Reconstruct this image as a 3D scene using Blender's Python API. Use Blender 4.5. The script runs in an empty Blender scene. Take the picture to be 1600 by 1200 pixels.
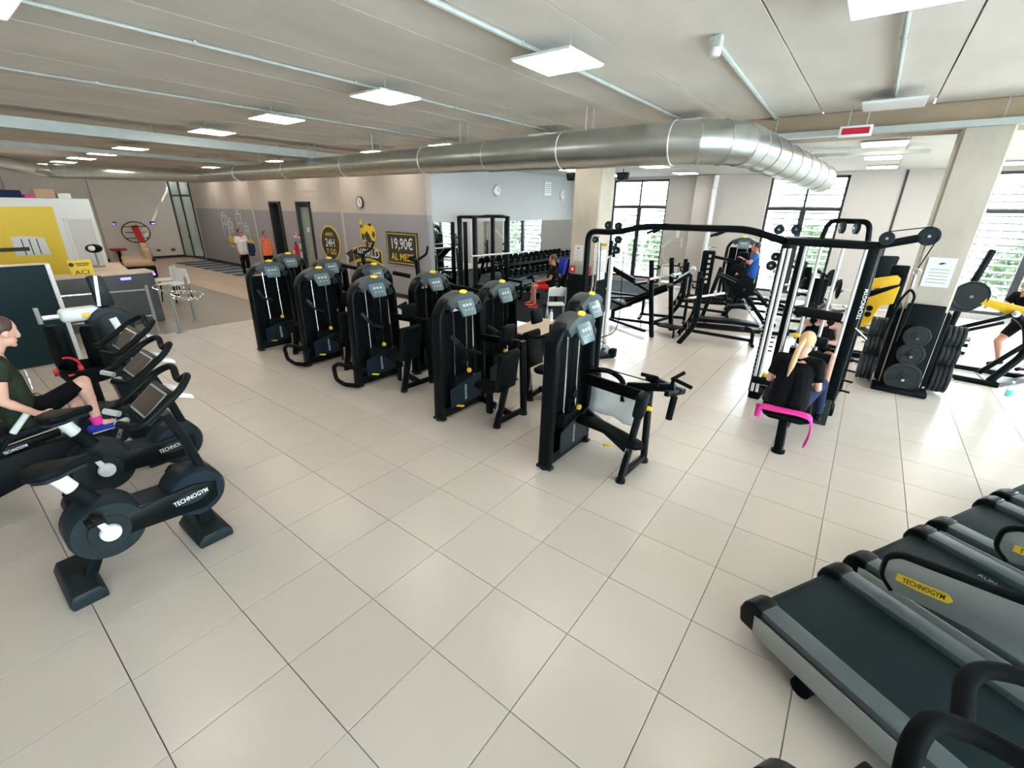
import bpy, bmesh, math, random
from mathutils import Matrix, Vector, Euler
R=math.radians; PI=math.pi
random.seed(7)
S=bpy.context.scene
COL=S.collection

# ------------------------------------------------------------------ camera
CAM=Vector((2.1489,-0.0786,2.5376)); YAW=R(-37.176); PIT=R(21.595); ROL=R(0.8837)
_fw=Vector((math.sin(YAW)*math.cos(PIT),math.cos(YAW)*math.cos(PIT),-math.sin(PIT)))
_r0=Vector((math.cos(YAW),-math.sin(YAW),0)); _u0=_r0.cross(_fw)
_r=_r0*math.cos(ROL)+_u0*math.sin(ROL); _u=-_r0*math.sin(ROL)+_u0*math.cos(ROL)
cd=bpy.data.cameras.new('camera'); cam=bpy.data.objects.new('camera',cd); COL.objects.link(cam)
cam.matrix_world=Matrix(((_r.x,_u.x,-_fw.x,CAM.x),(_r.y,_u.y,-_fw.y,CAM.y),(_r.z,_u.z,-_fw.z,CAM.z),(0,0,0,1)))
cd.sensor_fit='HORIZONTAL'; cd.sensor_width=36; cd.lens=36*695.6155/1600; cd.clip_start=.02; cd.clip_end=300
S.camera=cam
def in_view(p,m=60):
    d=Vector(p)-CAM; z=d.dot(_fw)
    if z<.05: return False
    x=800+695.6*d.dot(_r)/z; y=600-695.6*d.dot(_u)/z
    return -m<x<1600+m and -m<y<1200+m

# ------------------------------------------------------------------ world, exposure
w=bpy.data.worlds.new('sky'); S.world=w; w.use_nodes=True
bg=w.node_tree.nodes['Background']; bg.inputs[0].default_value=(.80,.93,1.0,1); bg.inputs[1].default_value=18.0
S.view_settings.view_transform='Standard'; S.view_settings.look='None'; S.view_settings.gamma=1
S.view_settings.use_curve_mapping=False
S.view_settings.exposure=0.60
LAMP=12.0
sl=bpy.data.lights.new('sun','SUN'); sl.energy=8; sl.angle=R(1.5); sl.color=(1,.96,.88)
sun=bpy.data.objects.new('sun',sl); COL.objects.link(sun); sun.rotation_euler=Vector((-.25,-.62,-.95)).to_track_quat('-Z','Y').to_euler()

# ------------------------------------------------------------------ materials
def mat(name,col,rough=.5,metal=0,spec=.5,emit=0,alpha=1,trans=0,noise=None,bump=0,rnd=0,coat=0):
    m=bpy.data.materials.new(name); m.use_nodes=True; nt=m.node_tree; b=nt.nodes['Principled BSDF']
    c=(*col,1); b.inputs['Base Color'].default_value=c; b.inputs['Roughness'].default_value=rough
    b.inputs['Metallic'].default_value=metal; b.inputs['Specular IOR Level'].default_value=spec
    if coat: b.inputs['Coat Weight'].default_value=coat
    if emit: b.inputs['Emission Color'].default_value=c; b.inputs['Emission Strength'].default_value=emit
    if alpha<1: b.inputs['Alpha'].default_value=alpha
    if trans: b.inputs['Transmission Weight'].default_value=trans
    out=None
    if noise:
        sc,amt,det,stretch=noise
        tc=nt.nodes.new('ShaderNodeTexCoord'); mp=nt.nodes.new('ShaderNodeMapping'); mp.inputs['Scale'].default_value=stretch
        nz=nt.nodes.new('ShaderNodeTexNoise'); nz.inputs['Scale'].default_value=sc; nz.inputs['Detail'].default_value=det
        nt.links.new(tc.outputs['Object'],mp.inputs['Vector']); nt.links.new(mp.outputs[0],nz.inputs['Vector'])
        mx=nt.nodes.new('ShaderNodeMix'); mx.data_type='RGBA'
        mx.inputs[6].default_value=tuple(max(0,x*(1-amt)) for x in col)+(1,); mx.inputs[7].default_value=tuple(min(1,x*(1+amt)) for x in col)+(1,)
        nt.links.new(nz.outputs['Fac'],mx.inputs[0]); out=mx.outputs[2]
        if bump:
            bp=nt.nodes.new('ShaderNodeBump'); bp.inputs['Strength'].default_value=bump; bp.inputs['Distance'].default_value=.01
            nt.links.new(nz.outputs['Fac'],bp.inputs['Height']); nt.links.new(bp.outputs[0],b.inputs['Normal'])
    if rnd:
        oi=nt.nodes.new('ShaderNodeObjectInfo'); hs=nt.nodes.new('ShaderNodeHueSaturation')
        mr=nt.nodes.new('ShaderNodeMapRange'); mr.inputs[3].default_value=1-rnd; mr.inputs[4].default_value=1+rnd
        nt.links.new(oi.outputs['Random'],mr.inputs[0]); nt.links.new(mr.outputs[0],hs.inputs['Value'])
        hs.inputs['Color'].default_value=c
        if out: nt.links.new(out,hs.inputs['Color'])
        out=hs.outputs[0]
    if out: nt.links.new(out,b.inputs['Base Color'])
    return m
Z1=(1,1,1)
K={}
K['black']=mat('black_paint',(.003,.0055,.0065),.36,spec=.11,noise=(30,.15,2,Z1))
K['blackm']=mat('black_satin',(.004,.007,.008),.5,spec=.09,noise=(20,.2,2,Z1))
K['rubber']=mat('black_rubber',(.0042,.006,.007),.75,spec=.06,noise=(60,.25,3,Z1),bump=.1)
K['pad']=mat('black_upholstery',(.0042,.007,.008),.5,spec=.08,noise=(80,.2,3,Z1),bump=.06)
K['shroud']=mat('console_shroud',(.042,.058,.063),.45,spec=.3,noise=(40,.1,2,Z1))
K['platem']=mat('plate_rubber',(.016,.022,.026),.55,spec=.3,noise=(40,.2,2,Z1))
K['lite']=mat('bright_steel',(.80,.84,.84),.3,.3,noise=(30,.04,2,Z1))
K['wallm']=mat('wall_cool_grey',(.45,.465,.47),.9,noise=(2,.02,4,Z1))
K['walll']=mat('wall_beige_lamplit',(.74,.68,.61),.9,noise=(2,.03,4,Z1))  # brighter copy of wall_beige; lamplight on the far wall is in the colour
K['wallk']=mat('wall_dark_grey',(.10,.105,.115),.9,noise=(2,.05,4,Z1))
K['leaf']=mat('leaves',(.07,.13,.045),.7,noise=(5,.5,5,Z1),bump=.4)
K['ground']=mat('paving',(.20,.20,.19),.9,noise=(3,.15,5,Z1))
K['shell']=mat('charcoal_plastic',(.014,.023,.027),.42,spec=.15,noise=(40,.1,2,Z1))
K['shield']=mat('dark_slate_shield',(.010,.019,.027),.4,spec=.15,noise=(8,.08,2,Z1))
K['panel']=mat('console_grey',(.10,.16,.18),.35,noise=(12,.12,2,Z1))
K['screen']=mat('screen_glass',(.10,.085,.075),.12,noise=(5,.2,2,Z1))
K['chrome']=mat('chrome',(.75,.80,.82),.18,1,noise=(40,.05,2,Z1))
K['silver']=mat('silver_paint',(.62,.66,.67),.35,.5,noise=(40,.05,2,Z1))
K['white']=mat('white_plastic',(.74,.78,.78),.4,noise=(20,.04,2,Z1))
K['whitep']=mat('white_print',(.75,.78,.78),.5)
K['yellow']=mat('yellow_paint',(.78,.50,.015),.4,noise=(20,.06,2,Z1))
K['yellowp']=mat('yellow_print',(.80,.58,.03),.5)
K['red']=mat('red_paint',(.55,.018,.02),.4,noise=(20,.08,2,Z1))
K['pink']=mat('hot_pink_fabric',(.85,.03,.36),.8,noise=(40,.12,3,Z1),bump=.2)
K['paper']=mat('paper',(.72,.73,.71),.8,noise=(30,.03,2,Z1))
K['ink']=mat('dark_print',(.03,.03,.03),.6)
K['grey']=mat('mid_grey',(.27,.29,.29),.5,noise=(20,.08,2,Z1))
K['steel']=mat('galvanised_steel',(.56,.59,.57),.33,1,noise=(6,.16,4,(1,1,1)),bump=.03)
K['steeld']=mat('galvanised_tray',(.43,.48,.455),.5,.1,noise=(9,.12,3,Z1))
K['mirror']=mat('mirror_glass',(.82,.86,.86),.01,1,noise=(3,.01,1,Z1))
K['frame']=mat('window_frame_dark',(.02,.026,.03),.45,noise=(20,.1,2,Z1))
K['glass']=mat('window_glass',(.92,.97,.96),.02,trans=1,alpha=.18,spec=.4)
K['greenglass']=mat('green_glass',(.62,.78,.68),.05,trans=0,alpha=.35,spec=.5)
K['slat']=mat('white_slat',(.80,.82,.82),.5,noise=(10,.03,2,Z1))
K['conc']=mat('concrete_slab',(.70,.66,.595),.85,noise=(1.1,.24,9,(1.6,.6,1)),bump=.12,rnd=.05)
K['column']=mat('concrete_column',(.48,.435,.36),.85,noise=(2.6,.36,9,(1,1,.45)),bump=.25)
K['beam']=mat('concrete_beam',(.36,.28,.19),.85,noise=(3,.3,8,(.4,1,1)),bump=.25)
K['wallg']=mat('wall_warm_grey',(.50,.475,.45),.9,noise=(2,.03,4,Z1))
K['wallb']=mat('wall_band_grey',(.315,.305,.325),.9,noise=(2,.03,4,Z1))
K['wallw']=mat('wall_white',(.66,.66,.655),.9,noise=(2,.02,4,Z1))
K['wallfar']=mat('wall_beige',(.50,.445,.395),.9,noise=(2,.03,4,Z1))
K['plaster']=mat('ceiling_plaster',(.62,.60,.55),.9,noise=(2,.03,4,Z1),rnd=.03)
K['tile']=mat('beige_tile',(.585,.54,.49),.26,spec=.4,noise=(1.6,.045,6,Z1),rnd=.03)
K['grout']=mat('grout',(.16,.15,.135),.9,noise=(30,.1,2,Z1))
K['gtile']=mat('grey_tile',(.25,.225,.19),.35,noise=(1.1,.16,7,Z1),rnd=.06)
K['btile']=mat('sand_floor',(.52,.40,.29),.4,noise=(1.5,.05,5,Z1),rnd=.02)
K['mat']=mat('rubber_flooring',(.010,.015,.018),.8,spec=.06,noise=(90,.35,4,Z1),bump=.08)
K['blue']=mat('navy_mat',(.012,.075,.155),.7,noise=(30,.15,3,Z1))
K['wood']=mat('pale_wood',(.60,.49,.37),.55,noise=(4,.12,6,(1,8,1)))
K['cush']=mat('tan_leather',(.50,.34,.22),.6,noise=(20,.1,3,Z1))
K['teal']=mat('dark_teal_board',(.008,.024,.029),.5,spec=.12,noise=(8,.1,3,Z1))
K['desk']=mat('stone_desk',(.06,.072,.077),.5,noise=(6,.3,7,Z1))
K['lamp']=mat('lamp_panel',(1,.90,.77),.5,emit=LAMP)
K['lampoff']=mat('unlit_lamp_panel',(.74,.73,.71),.5,noise=(10,.02,2,Z1))
K['led']=mat('blue_led',(.12,.10,1),.5,emit=4)
K['belt']=mat('treadmill_belt',(.008,.018,.021),.6,spec=.12,noise=(120,.3,2,Z1),bump=.05)
K['rail']=mat('ribbed_rail',(.055,.078,.088),.42,.1,noise=(3,.35,3,(60,1,1)))
K['tside']=mat('treadmill_silver',(.34,.38,.38),.42,.35,noise=(30,.06,2,Z1))
K['plastic']=mat('clear_plastic_wrap',(.72,.86,.93),.15,alpha=.55,noise=(6,.2,5,Z1),bump=1.0)
K['cyan']=mat('cyan_liquid',(.15,.75,.72),.2,noise=(9,.05,2,Z1))
K['skin']=mat('skin_light',(.62,.36,.27),.55,noise=(12,.06,3,Z1))
K['skint']=mat('skin_tan',(.45,.20,.13),.55,noise=(12,.06,3,Z1))
def fab(n,c): K[n]=mat(n+'_cloth',c,.85,spec=.12,noise=(50,.15,4,Z1),bump=.15)
for n,c in dict(f_black=(.004,.005,.0065),f_navy=(.018,.030,.075),f_olive=(.022,.030,.018),f_white=(.72,.71,.70),f_orange=(.95,.21,.10),f_red=(.62,.02,.02),f_blue=(.02,.09,.36),f_green=(.05,.45,.30),f_royal=(.03,.05,.42),f_grey=(.20,.21,.22)).items(): fab(n,c)
K['blond']=mat('blond_hair',(.62,.42,.22),.5,noise=(60,.35,4,(1,1,.08)),bump=.4)
K['brown']=mat('dark_brown_hair',(.05,.026,.018),.5,noise=(60,.3,4,(1,1,.1)),bump=.4)
K['hairblack']=mat('black_hair',(.012,.010,.010),.45,noise=(60,.3,4,(1,1,.1)),bump=.4)

# ------------------------------------------------------------------ mesh builder
def V(*a): return Vector(a)
class B:
    def __init__(s): s.v=[]; s.f=[]
    def add(s,vs,fs,M=None):
        n=len(s.v)
        s.v.extend([tuple(M@Vector(p)) for p in vs] if M else [tuple(p) for p in vs])
        s.f.extend([tuple(i+n for i in f) for f in fs]); return s
    def bm(s,bm,M=None):
        bm.verts.index_update()
        s.add([v.co.copy() for v in bm.verts],[[v.index for v in f.verts] for f in bm.faces],M); bm.free(); return s
    def box(s,c,d,r=(0,0,0),b=0,seg=2,M=None):
        X=Matrix.Translation(c)@(M if M is not None else Euler(r).to_matrix().to_4x4())
        hx,hy,hz=d[0]/2,d[1]/2,d[2]/2
        vs=[(x,y,z) for x in(-hx,hx) for y in(-hy,hy) for z in(-hz,hz)]
        fs=[(0,1,3,2),(4,6,7,5),(0,4,5,1),(2,3,7,6),(0,2,6,4),(1,5,7,3)]
        if b<=0: return s.add(vs,fs,X)
        bm=bmesh.new(); q=[bm.verts.new(p) for p in vs]
        for f in fs: bm.faces.new([q[i] for i in f])
        bmesh.ops.bevel(bm,geom=bm.edges[:],offset=min(b,.49*min(d)),segments=seg,profile=.5,affect='EDGES',clamp_overlap=True)
        return s.bm(bm,X)
    def bar(s,a,b_,w,h,b=0,up=(0,0,1)):
        a=Vector(a);b_=Vector(b_); d=b_-a; L=d.length; y=d/L; u=Vector(up); x=y.cross(u)
        if x.length<1e-4: x=y.cross(Vector((1,0,0)))
        x.normalize(); z=x.cross(y)
        M=Matrix((x,y,z)).transposed().to_4x4()
        return s.box((a+b_)/2,(w,L,h),b=b,M=M)
    def sweep(s,pts,prof,nrm=(0,0,1),closed=False,caps=True,sc=None):
        pts=[Vector(p) for p in pts]; n=len(pts); nrm=Vector(nrm).normalized(); m=len(prof); vs=[];fs=[]
        for i,p in enumerate(pts):
            a=pts[(i-1)%n] if (i>0 or closed) else p; c=pts[(i+1)%n] if (i<n-1 or closed) else p
            t=(c-a).normalized(); q=t.cross(nrm)
            if q.length<1e-3: q=t.cross(Vector((.31,.55,.77)))
            q.normalize(); nn=q.cross(t)
            k=1
            if 0<i<n-1 or closed:
                d1=(p-a).normalized(); cs=max(.5,d1.dot(t)); k=1/cs
            f=sc[i] if sc else 1
            for (x,y) in prof: vs.append(p+nn*(x*f)+q*(y*f*k))
        for i in range(n if closed else n-1):
            j=(i+1)%n
            for e in range(m): fs.append((i*m+e,i*m+(e+1)%m,j*m+(e+1)%m,j*m+e))
        if caps and not closed: fs.append(tuple(range(m-1,-1,-1))); fs.append(tuple((n-1)*m+e for e in range(m)))
        return s.add(vs,fs)
    def tube(s,pts,r,n=8,closed=False,sc=None):
        pts=[Vector(p) for p in pts]; N=len(pts)
        t=(pts[1]-pts[0]).normalized(); q=t.orthogonal().normalized(); vs=[];fs=[]
        for i,p in enumerate(pts):
            a=pts[(i-1)%N] if (i>0 or closed) else p; c=pts[(i+1)%N] if (i<N-1 or closed) else p
            t2=(c-a).normalized(); q=(q-t2*q.dot(t2))
            if q.length<1e-4: q=t2.orthogonal()
            q.normalize(); o=t2.cross(q); rr=r*(sc[i] if sc else 1)
            for e in range(n):
                g=2*PI*e/n; vs.append(p+q*(rr*math.cos(g))+o*(rr*math.sin(g)))
        for i in range(N if closed else N-1):
            j=(i+1)%N
            for e in range(n): fs.append((i*n+e,i*n+(e+1)%n,j*n+(e+1)%n,j*n+e))
        if not closed: fs.append(tuple(range(n-1,-1,-1))); fs.append(tuple((N-1)*n+e for e in range(n)))
        return s.add(vs,fs)
    def cyl(s,a,b,r,r2=None,n=16): return s.tube([a,b],r,n,sc=[1,(r2 if r2 is not None else r)/r])
    def lathe(s,prof,n=24,c=(0,0,0),ax=(0,0,1)):
        Q=Vector((0,0,1)).rotation_difference(Vector(ax)).to_matrix().to_4x4(); M=Matrix.Translation(c)@Q
        vs=[];fs=[];m=len(prof)
        for i in range(n):
            g=2*PI*i/n
            for (r,z) in prof: vs.append((r*math.cos(g),r*math.sin(g),z))
        for i in range(n):
            j=(i+1)%n
            for e in range(m-1): fs.append((i*m+e,j*m+e,j*m+e+1,i*m+e+1))
        if prof[0][0]>1e-5: fs.append(tuple(i*m for i in range(n-1,-1,-1)))
        if prof[-1][0]>1e-5: fs.append(tuple(i*m+m-1 for i in range(n)))
        return s.add(vs,fs,M)
    def ball(s,c,r,rot=(0,0,0),n=14,m=9,M=None):
        if not hasattr(r,'__len__'): r=(r,r,r)
        X=Matrix.Translation(c)@(M if M is not None else Euler(rot).to_matrix().to_4x4())
        vs=[(0,0,-r[2])];fs=[]
        for j in range(1,m):
            h=-PI/2+PI*j/m
            for i in range(n):
                g=2*PI*i/n; vs.append((r[0]*math.cos(h)*math.cos(g),r[1]*math.cos(h)*math.sin(g),r[2]*math.sin(h)))
        vs.append((0,0,r[2])); L=len(vs)-1
        for i in range(n): fs.append((0,1+(i+1)%n,1+i)); fs.append((L,L-n+i,L-n+(i+1)%n))
        for j in range(m-2):
            for i in range(n): fs.append((1+j*n+i,1+j*n+(i+1)%n,1+(j+1)*n+(i+1)%n,1+(j+1)*n+i))
        return s.add(vs,fs,X)
    def prism(s,poly,a,d,ax='x',b=0,M=None,seg=2):
        P={'x':lambda u,v,t:(t,u,v),'y':lambda u,v,t:(u,t,v),'z':lambda u,v,t:(u,v,t)}[ax]
        n=len(poly); vs=[P(u,v,a) for u,v in poly]+[P(u,v,d) for u,v in poly]
        fs=[tuple(range(n)),tuple(range(2*n-1,n-1,-1))]+[(i,n+i,n+(i+1)%n,(i+1)%n) for i in range(n)]
        bm=bmesh.new(); q=[bm.verts.new(p) for p in vs]
        for f in fs: bm.faces.new([q[i] for i in f])
        bmesh.ops.recalc_face_normals(bm,faces=bm.faces[:])
        if b>0:
            e=[e for e in bm.edges if (e.verts[0].index<n)==(e.verts[1].index<n)] if False else bm.edges[:]
            bmesh.ops.bevel(bm,geom=e,offset=b,segments=seg,profile=.5,affect='EDGES',clamp_overlap=True)
        return s.bm(bm,M)
    def torus(s,c,Rr,r,ax=(0,0,1),n=24,k=6,sy=1,a0=0,a1=2*PI):
        Q=Vector((0,0,1)).rotation_difference(Vector(ax)).to_matrix()
        full=abs(a1-a0-2*PI)<1e-4
        pts=[Vector(c)+Q@Vector((Rr*math.cos(a0+(a1-a0)*i/(n if full else n-1)),sy*Rr*math.sin(a0+(a1-a0)*i/(n if full else n-1)),0)) for i in range(n)]
        return s.tube(pts,r,k,closed=full)
    def mesh(s,name,m,ang=35):
        me=bpy.data.meshes.new(name); me.from_pydata(s.v,[],s.f)
        bm=bmesh.new(); bm.from_mesh(me); bmesh.ops.recalc_face_normals(bm,faces=bm.faces[:]); bm.to_mesh(me); bm.free()
        me.polygons.foreach_set('use_smooth',[True]*len(me.polygons)); me.set_sharp_from_angle(angle=R(ang))
        me.materials.append(m if not isinstance(m,str) else K[m]); return me
    def o(s,name,m,parent=None,loc=(0,0,0),rz=0,label=None,kind=None):
        me=s.mesh(name,m); ob=bpy.data.objects.new(name,me); COL.objects.link(ob); ob.location=loc; ob.rotation_euler=(0,0,rz)
        if parent is not None: ob.parent=parent
        if label: ob['label']=label
        if kind: ob['kind']=kind
        return ob
def link(name,me,parent=None,loc=(0,0,0),rz=0):
    ob=bpy.data.objects.new(name,me); COL.objects.link(ob); ob.location=loc; ob.rotation_euler=(0,0,rz)
    if parent is not None: ob.parent=parent
    return ob
def tag(o,label,cat,group=None):
    o['label']=label; o['category']=cat
    if group: o['group']=group
    return o
def thing(name,label,cat,loc=(0,0,0),rz=0,group=None):
    o=bpy.data.objects.new(name,None); COL.objects.link(o); o.empty_display_size=.1
    o.location=loc; o.rotation_euler=(0,0,rz); return tag(o,label,cat,group)
def dup(o,loc=None,rz=None,label=None,parent=None):
    c=o.copy(); COL.objects.link(c)
    if parent is not None: c.parent=parent
    if loc is not None: c.location=loc
    if rz is not None: c.rotation_euler=(0,0,rz)
    if label: c['label']=label
    for ch in o.children: dup(ch,parent=c)
    return c
def struct(name,b,m,parent=None,loc=(0,0,0)):
    o=b.o(name,m,parent,loc); 
    if parent is None: o['kind']='structure'
    return o
def fil(pts,r=.05,n=4,closed=False):
    pts=[Vector(p) for p in pts]; out=[]; N=len(pts)
    for i,p in enumerate(pts):
        if not closed and (i==0 or i==N-1): out.append(p); continue
        a=pts[i-1]; c=pts[(i+1)%N]; d1=(a-p); d2=(c-p); k=min(r,d1.length*.45,d2.length*.45)
        A=p+d1.normalized()*k; C_=p+d2.normalized()*k
        for j in range(n+1):
            t=j/n; out.append(A*(1-t)**2+p*2*t*(1-t)+C_*t*t)
    return out
def rrect(w,h,r=.012,n=3):
    o=[]
    for cx,cy,a in((w/2-r,h/2-r,0),(-w/2+r,h/2-r,90),(-w/2+r,-h/2+r,180),(w/2-r,-h/2+r,270)):
        for i in range(n): g=R(a+90*i/(n-1)); o.append((cx+r*math.cos(g),cy+r*math.sin(g)))
    return o
def circ(r,n=24,c=(0,0),ry=None): return [(c[0]+r*math.cos(2*PI*i/n),c[1]+(ry or r)*math.sin(2*PI*i/n)) for i in range(n)]
def lerp(a,b,t): return Vector(a)*(1-t)+Vector(b)*t
_tc={}
def text(s,size,m,parent,loc,right,up,ext=.0015,name='lettering',sx=1,label=None,shear=0):
    key=(s,m,ext,shear)
    if key not in _tc:
        cu=bpy.data.curves.new('t','FONT'); cu.body=s; cu.align_x='CENTER'; cu.align_y='CENTER'; cu.size=1; cu.extrude=0; cu.shear=shear; cu.resolution_u=3; cu.offset=.012
        t=bpy.data.objects.new('t',cu); COL.objects.link(t); dg=bpy.context.evaluated_depsgraph_get(); dg.update()
        me=bpy.data.meshes.new_from_object(t.evaluated_get(dg)); bpy.data.objects.remove(t); me.materials.clear(); me.materials.append(K[m]); me.name='lettering'; _tc[key]=me
    ob=bpy.data.objects.new(name,_tc[key]); COL.objects.link(ob)
    x=Vector(right).normalized(); y=Vector(up); y=(y-x*y.dot(x)).normalized(); z=x.cross(y)
    ob.matrix_local=Matrix.Translation(loc)@Matrix((x,y,z)).transposed().to_4x4()@Matrix.Diagonal((size*sx,size,size,1))
    if parent is not None: ob.parent=parent
    if label: ob['label']=label
    return ob
XZ=((1,0,0),(0,0,1)); YZ=((0,1,0),(0,0,1))
# ================================================================== SETTING
XL,XR,Y0,YW=-25.0,7.4,-5.0,16.3
ZC,ZF=3.9,3.6
# ---- floor
fl=struct('floor',B().box(((XL+XR)/2,(Y0+YW)/2,-.065),(XR-XL,YW-Y0,.10)),'grout')
def zone(x,y):
    if x<-3.0 and y>8.4 and x>-7.4: return 'mat'
    if -16.2<x<-8.95 and 2.4<y<5.45: return 'gtile'
    if x<-8.95 and y<2.4 and x>-16.2: return 'gtile'
    if x<-8.95: return 'btile'
    return 'tile'
tm={}
for z in ('tile','gtile','btile'):
    tm[z]=B().box((0,0,-.0075),(.5955,.5955,.015),b=.0015,seg=1).mesh('floor_tile',z)
cells=[]
i0=math.floor(XL/.6); i1=math.ceil(XR/.6)
for i in range(i0,i1):
    for j in range(math.floor(Y0/.6),math.ceil(YW/.6)):
        x,y=i*.6+.3,j*.6+.3
        if not(XL<x<XR and Y0<y<YW): continue
        z=zone(x,y)
        if z=='mat' or (y>8.6 and x<-7.4): continue
        d=(V(x,y,0)-CAM).length; vis=in_view((x,y,0),90)
        cells.append((0 if vis else 1,d,x,y,z))
cells.sort()
rest={'tile':B(),'gtile':B(),'btile':B()}
for n,(v,d,x,y,z) in enumerate(cells):
    if n<300 and v==0: link('floor_tile',tm[z],fl,(x,y,0))
    else: rest[z].box((x,y,-.0075),(.5955,.5955,.015))
for z,b in rest.items():
    o=b.o('floor_tiling',z,fl); o['kind']='stuff'
mt=thing('rubber_flooring','black rubber flooring under the dumbbell and mirror area','flooring',(-5.2,12,0))
ym=[8.4,9.4,10.4,11.4,12.4,13.4,14.4,15.4,16.28]
tilem={}
for a in range(4):
    for k in range(8):
        x0=-7.3+a*1.075; y0=ym[k]; h=ym[k+1]-y0
        key=round(h,3)
        if key not in tilem: tilem[key]=B().box((0,0,-.006),(1.072,h-.003,.016),b=.002,seg=1).mesh('rubber_tile','mat')
        link('rubber_tile',tilem[key],mt,(x0+.5375+5.2,y0+h/2-12,0))
# ---- ceiling
ce=struct('ceiling',B().box(((XL+XR)/2,(Y0+8.75)/2,ZC+.16),(XR-XL,8.75-Y0,.2)),'grout')
jx=[2.4-1.236*k for k in range(-8,23)]
for a,bx in zip(jx[1:],jx[:-1]):
    L=8.75-Y0
    B().box((0,0,.045),(bx-a-.014,L,.09)).o('concrete_slab','conc',ce,((a+bx)/2,(Y0+8.75)/2,ZC))
for k in range(len(jx)):
    if k%2==0 and jx[k]<1:   # shallow ribs where two slabs meet
        pass
cf=struct('trim_1',B().box(((-7.6+XR)/2,(8.75+YW)/2,ZF+.16),(XR+7.6,YW-8.75,.2)),'grout'); cf['label']='lower white plaster ceiling over the free weights'
for i in range(6):
    for j in range(3):
        x0=-7.4+i*2.42; y0=9.15+j*2.38
        B().box((0,0,.04),(2.408,2.368,.05),b=.003,seg=1).o('plaster_panel','plaster',cf,(x0+1.21,y0+1.19,ZF))
bmo=struct('trim_2',B().box(((-7.3+XR)/2,8.95,3.735),(XR+7.3,.46,.33),b=.015,seg=1),'beam'); bmo['label']='raw concrete beam crossing above the columns'
# ---- walls
def wall(name,b,m): return struct(name,b,m)
# logo wall (faces the camera side), y = 8.56, with two door openings
DO=[(-16.05,-15.15),(-13.15,-12.35)]   # provisional door openings
def logo_wall():
    yb=8.56; t=.18; zb=2.32; zt=3.9
    xs=[-22.9]+[q for d in DOORS for q in d]+[-7.32]
    lo=B(); 
    for k in range(0,len(xs)-1,2): lo.box(((xs[k]+xs[k+1])/2,yb+t/2,zb/2),(xs[k+1]-xs[k],t,zb))
    hi=B()
    zd=2.62
    hi.box(((-22.9-7.32)/2,yb+t/2,(zd+zt)/2),(15.58,t,zt-zd))
    for k in range(0,len(xs)-1,2): hi.box(((xs[k]+xs[k+1])/2,yb+t/2,(zb+zd)/2),(xs[k+1]-xs[k],t,zd-zb))
    wl=struct('wall_back',hi,'wallfar'); lo.o('painted_band','wallb',wl)
    return wl
DOORS=[(-15.78,-14.98),(-13.88,-13.0)]
logo_wall()
bb=B()
for a,c in ((-22.9,-15.78),(-14.98,-13.88),(-13.0,-7.32)): bb.box(((a+c)/2,8.55,.05),(c-a,.02,.10))
struct('baseboard_back',bb,'frame')
# corridor rooms behind the doors
struct('wall_corridor',B().box((-14.2,10.2,1.95),(6,.1,3.9)).box((-17.2,9.4,1.95),(.1,1.7,3.9)).box((-11.2,9.4,1.95),(.1,1.7,3.9)).box((-14.2,9.4,3.0),(6,1.7,.1)),'wallfar')
for k,(a,c) in enumerate(DOORS):
    d=thing('door_%d'%(k+1),'x','door',((a+c)/2,8.62,0)); del d['label']; del d['category']; d['kind']='structure'
    w=c-a
    B().box((-w/2+.03,0,1.31),(.06,.24,2.62)).box((w/2-.03,0,1.31),(.06,.24,2.62)).box((0,0,2.60),(w,.24,.06)).o('door_frame','frame',d)
    if k==1:
        B().box((0,.02,1.28),(w-.12,.03,2.5)).o('door_leaf','greenglass',d)
        B().box((.0,-.01,1.72),(.10,.02,.16),b=.004).o('notice','paper',d)
        B().box((0,.05,2.52),(w-.12,.1,.12)).o('door_closer','frame',d)
    else:
        lf=B().box((.42,.42,1.28),(.05,.8,2.5)).o('door_leaf','frame',d)
        B().box((-.1,1.3,1.9),(.5,.04,.9)).o('painted_glow','yellow',d)  # yellow paint stands in for the yellow light beyond the open door
# white mirror wall x=-7.32
struct('wall_mirror',B().box((-7.42,(8.56+YW)/2,1.95),(.2,YW-8.56,3.9)),'wallm')
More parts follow.
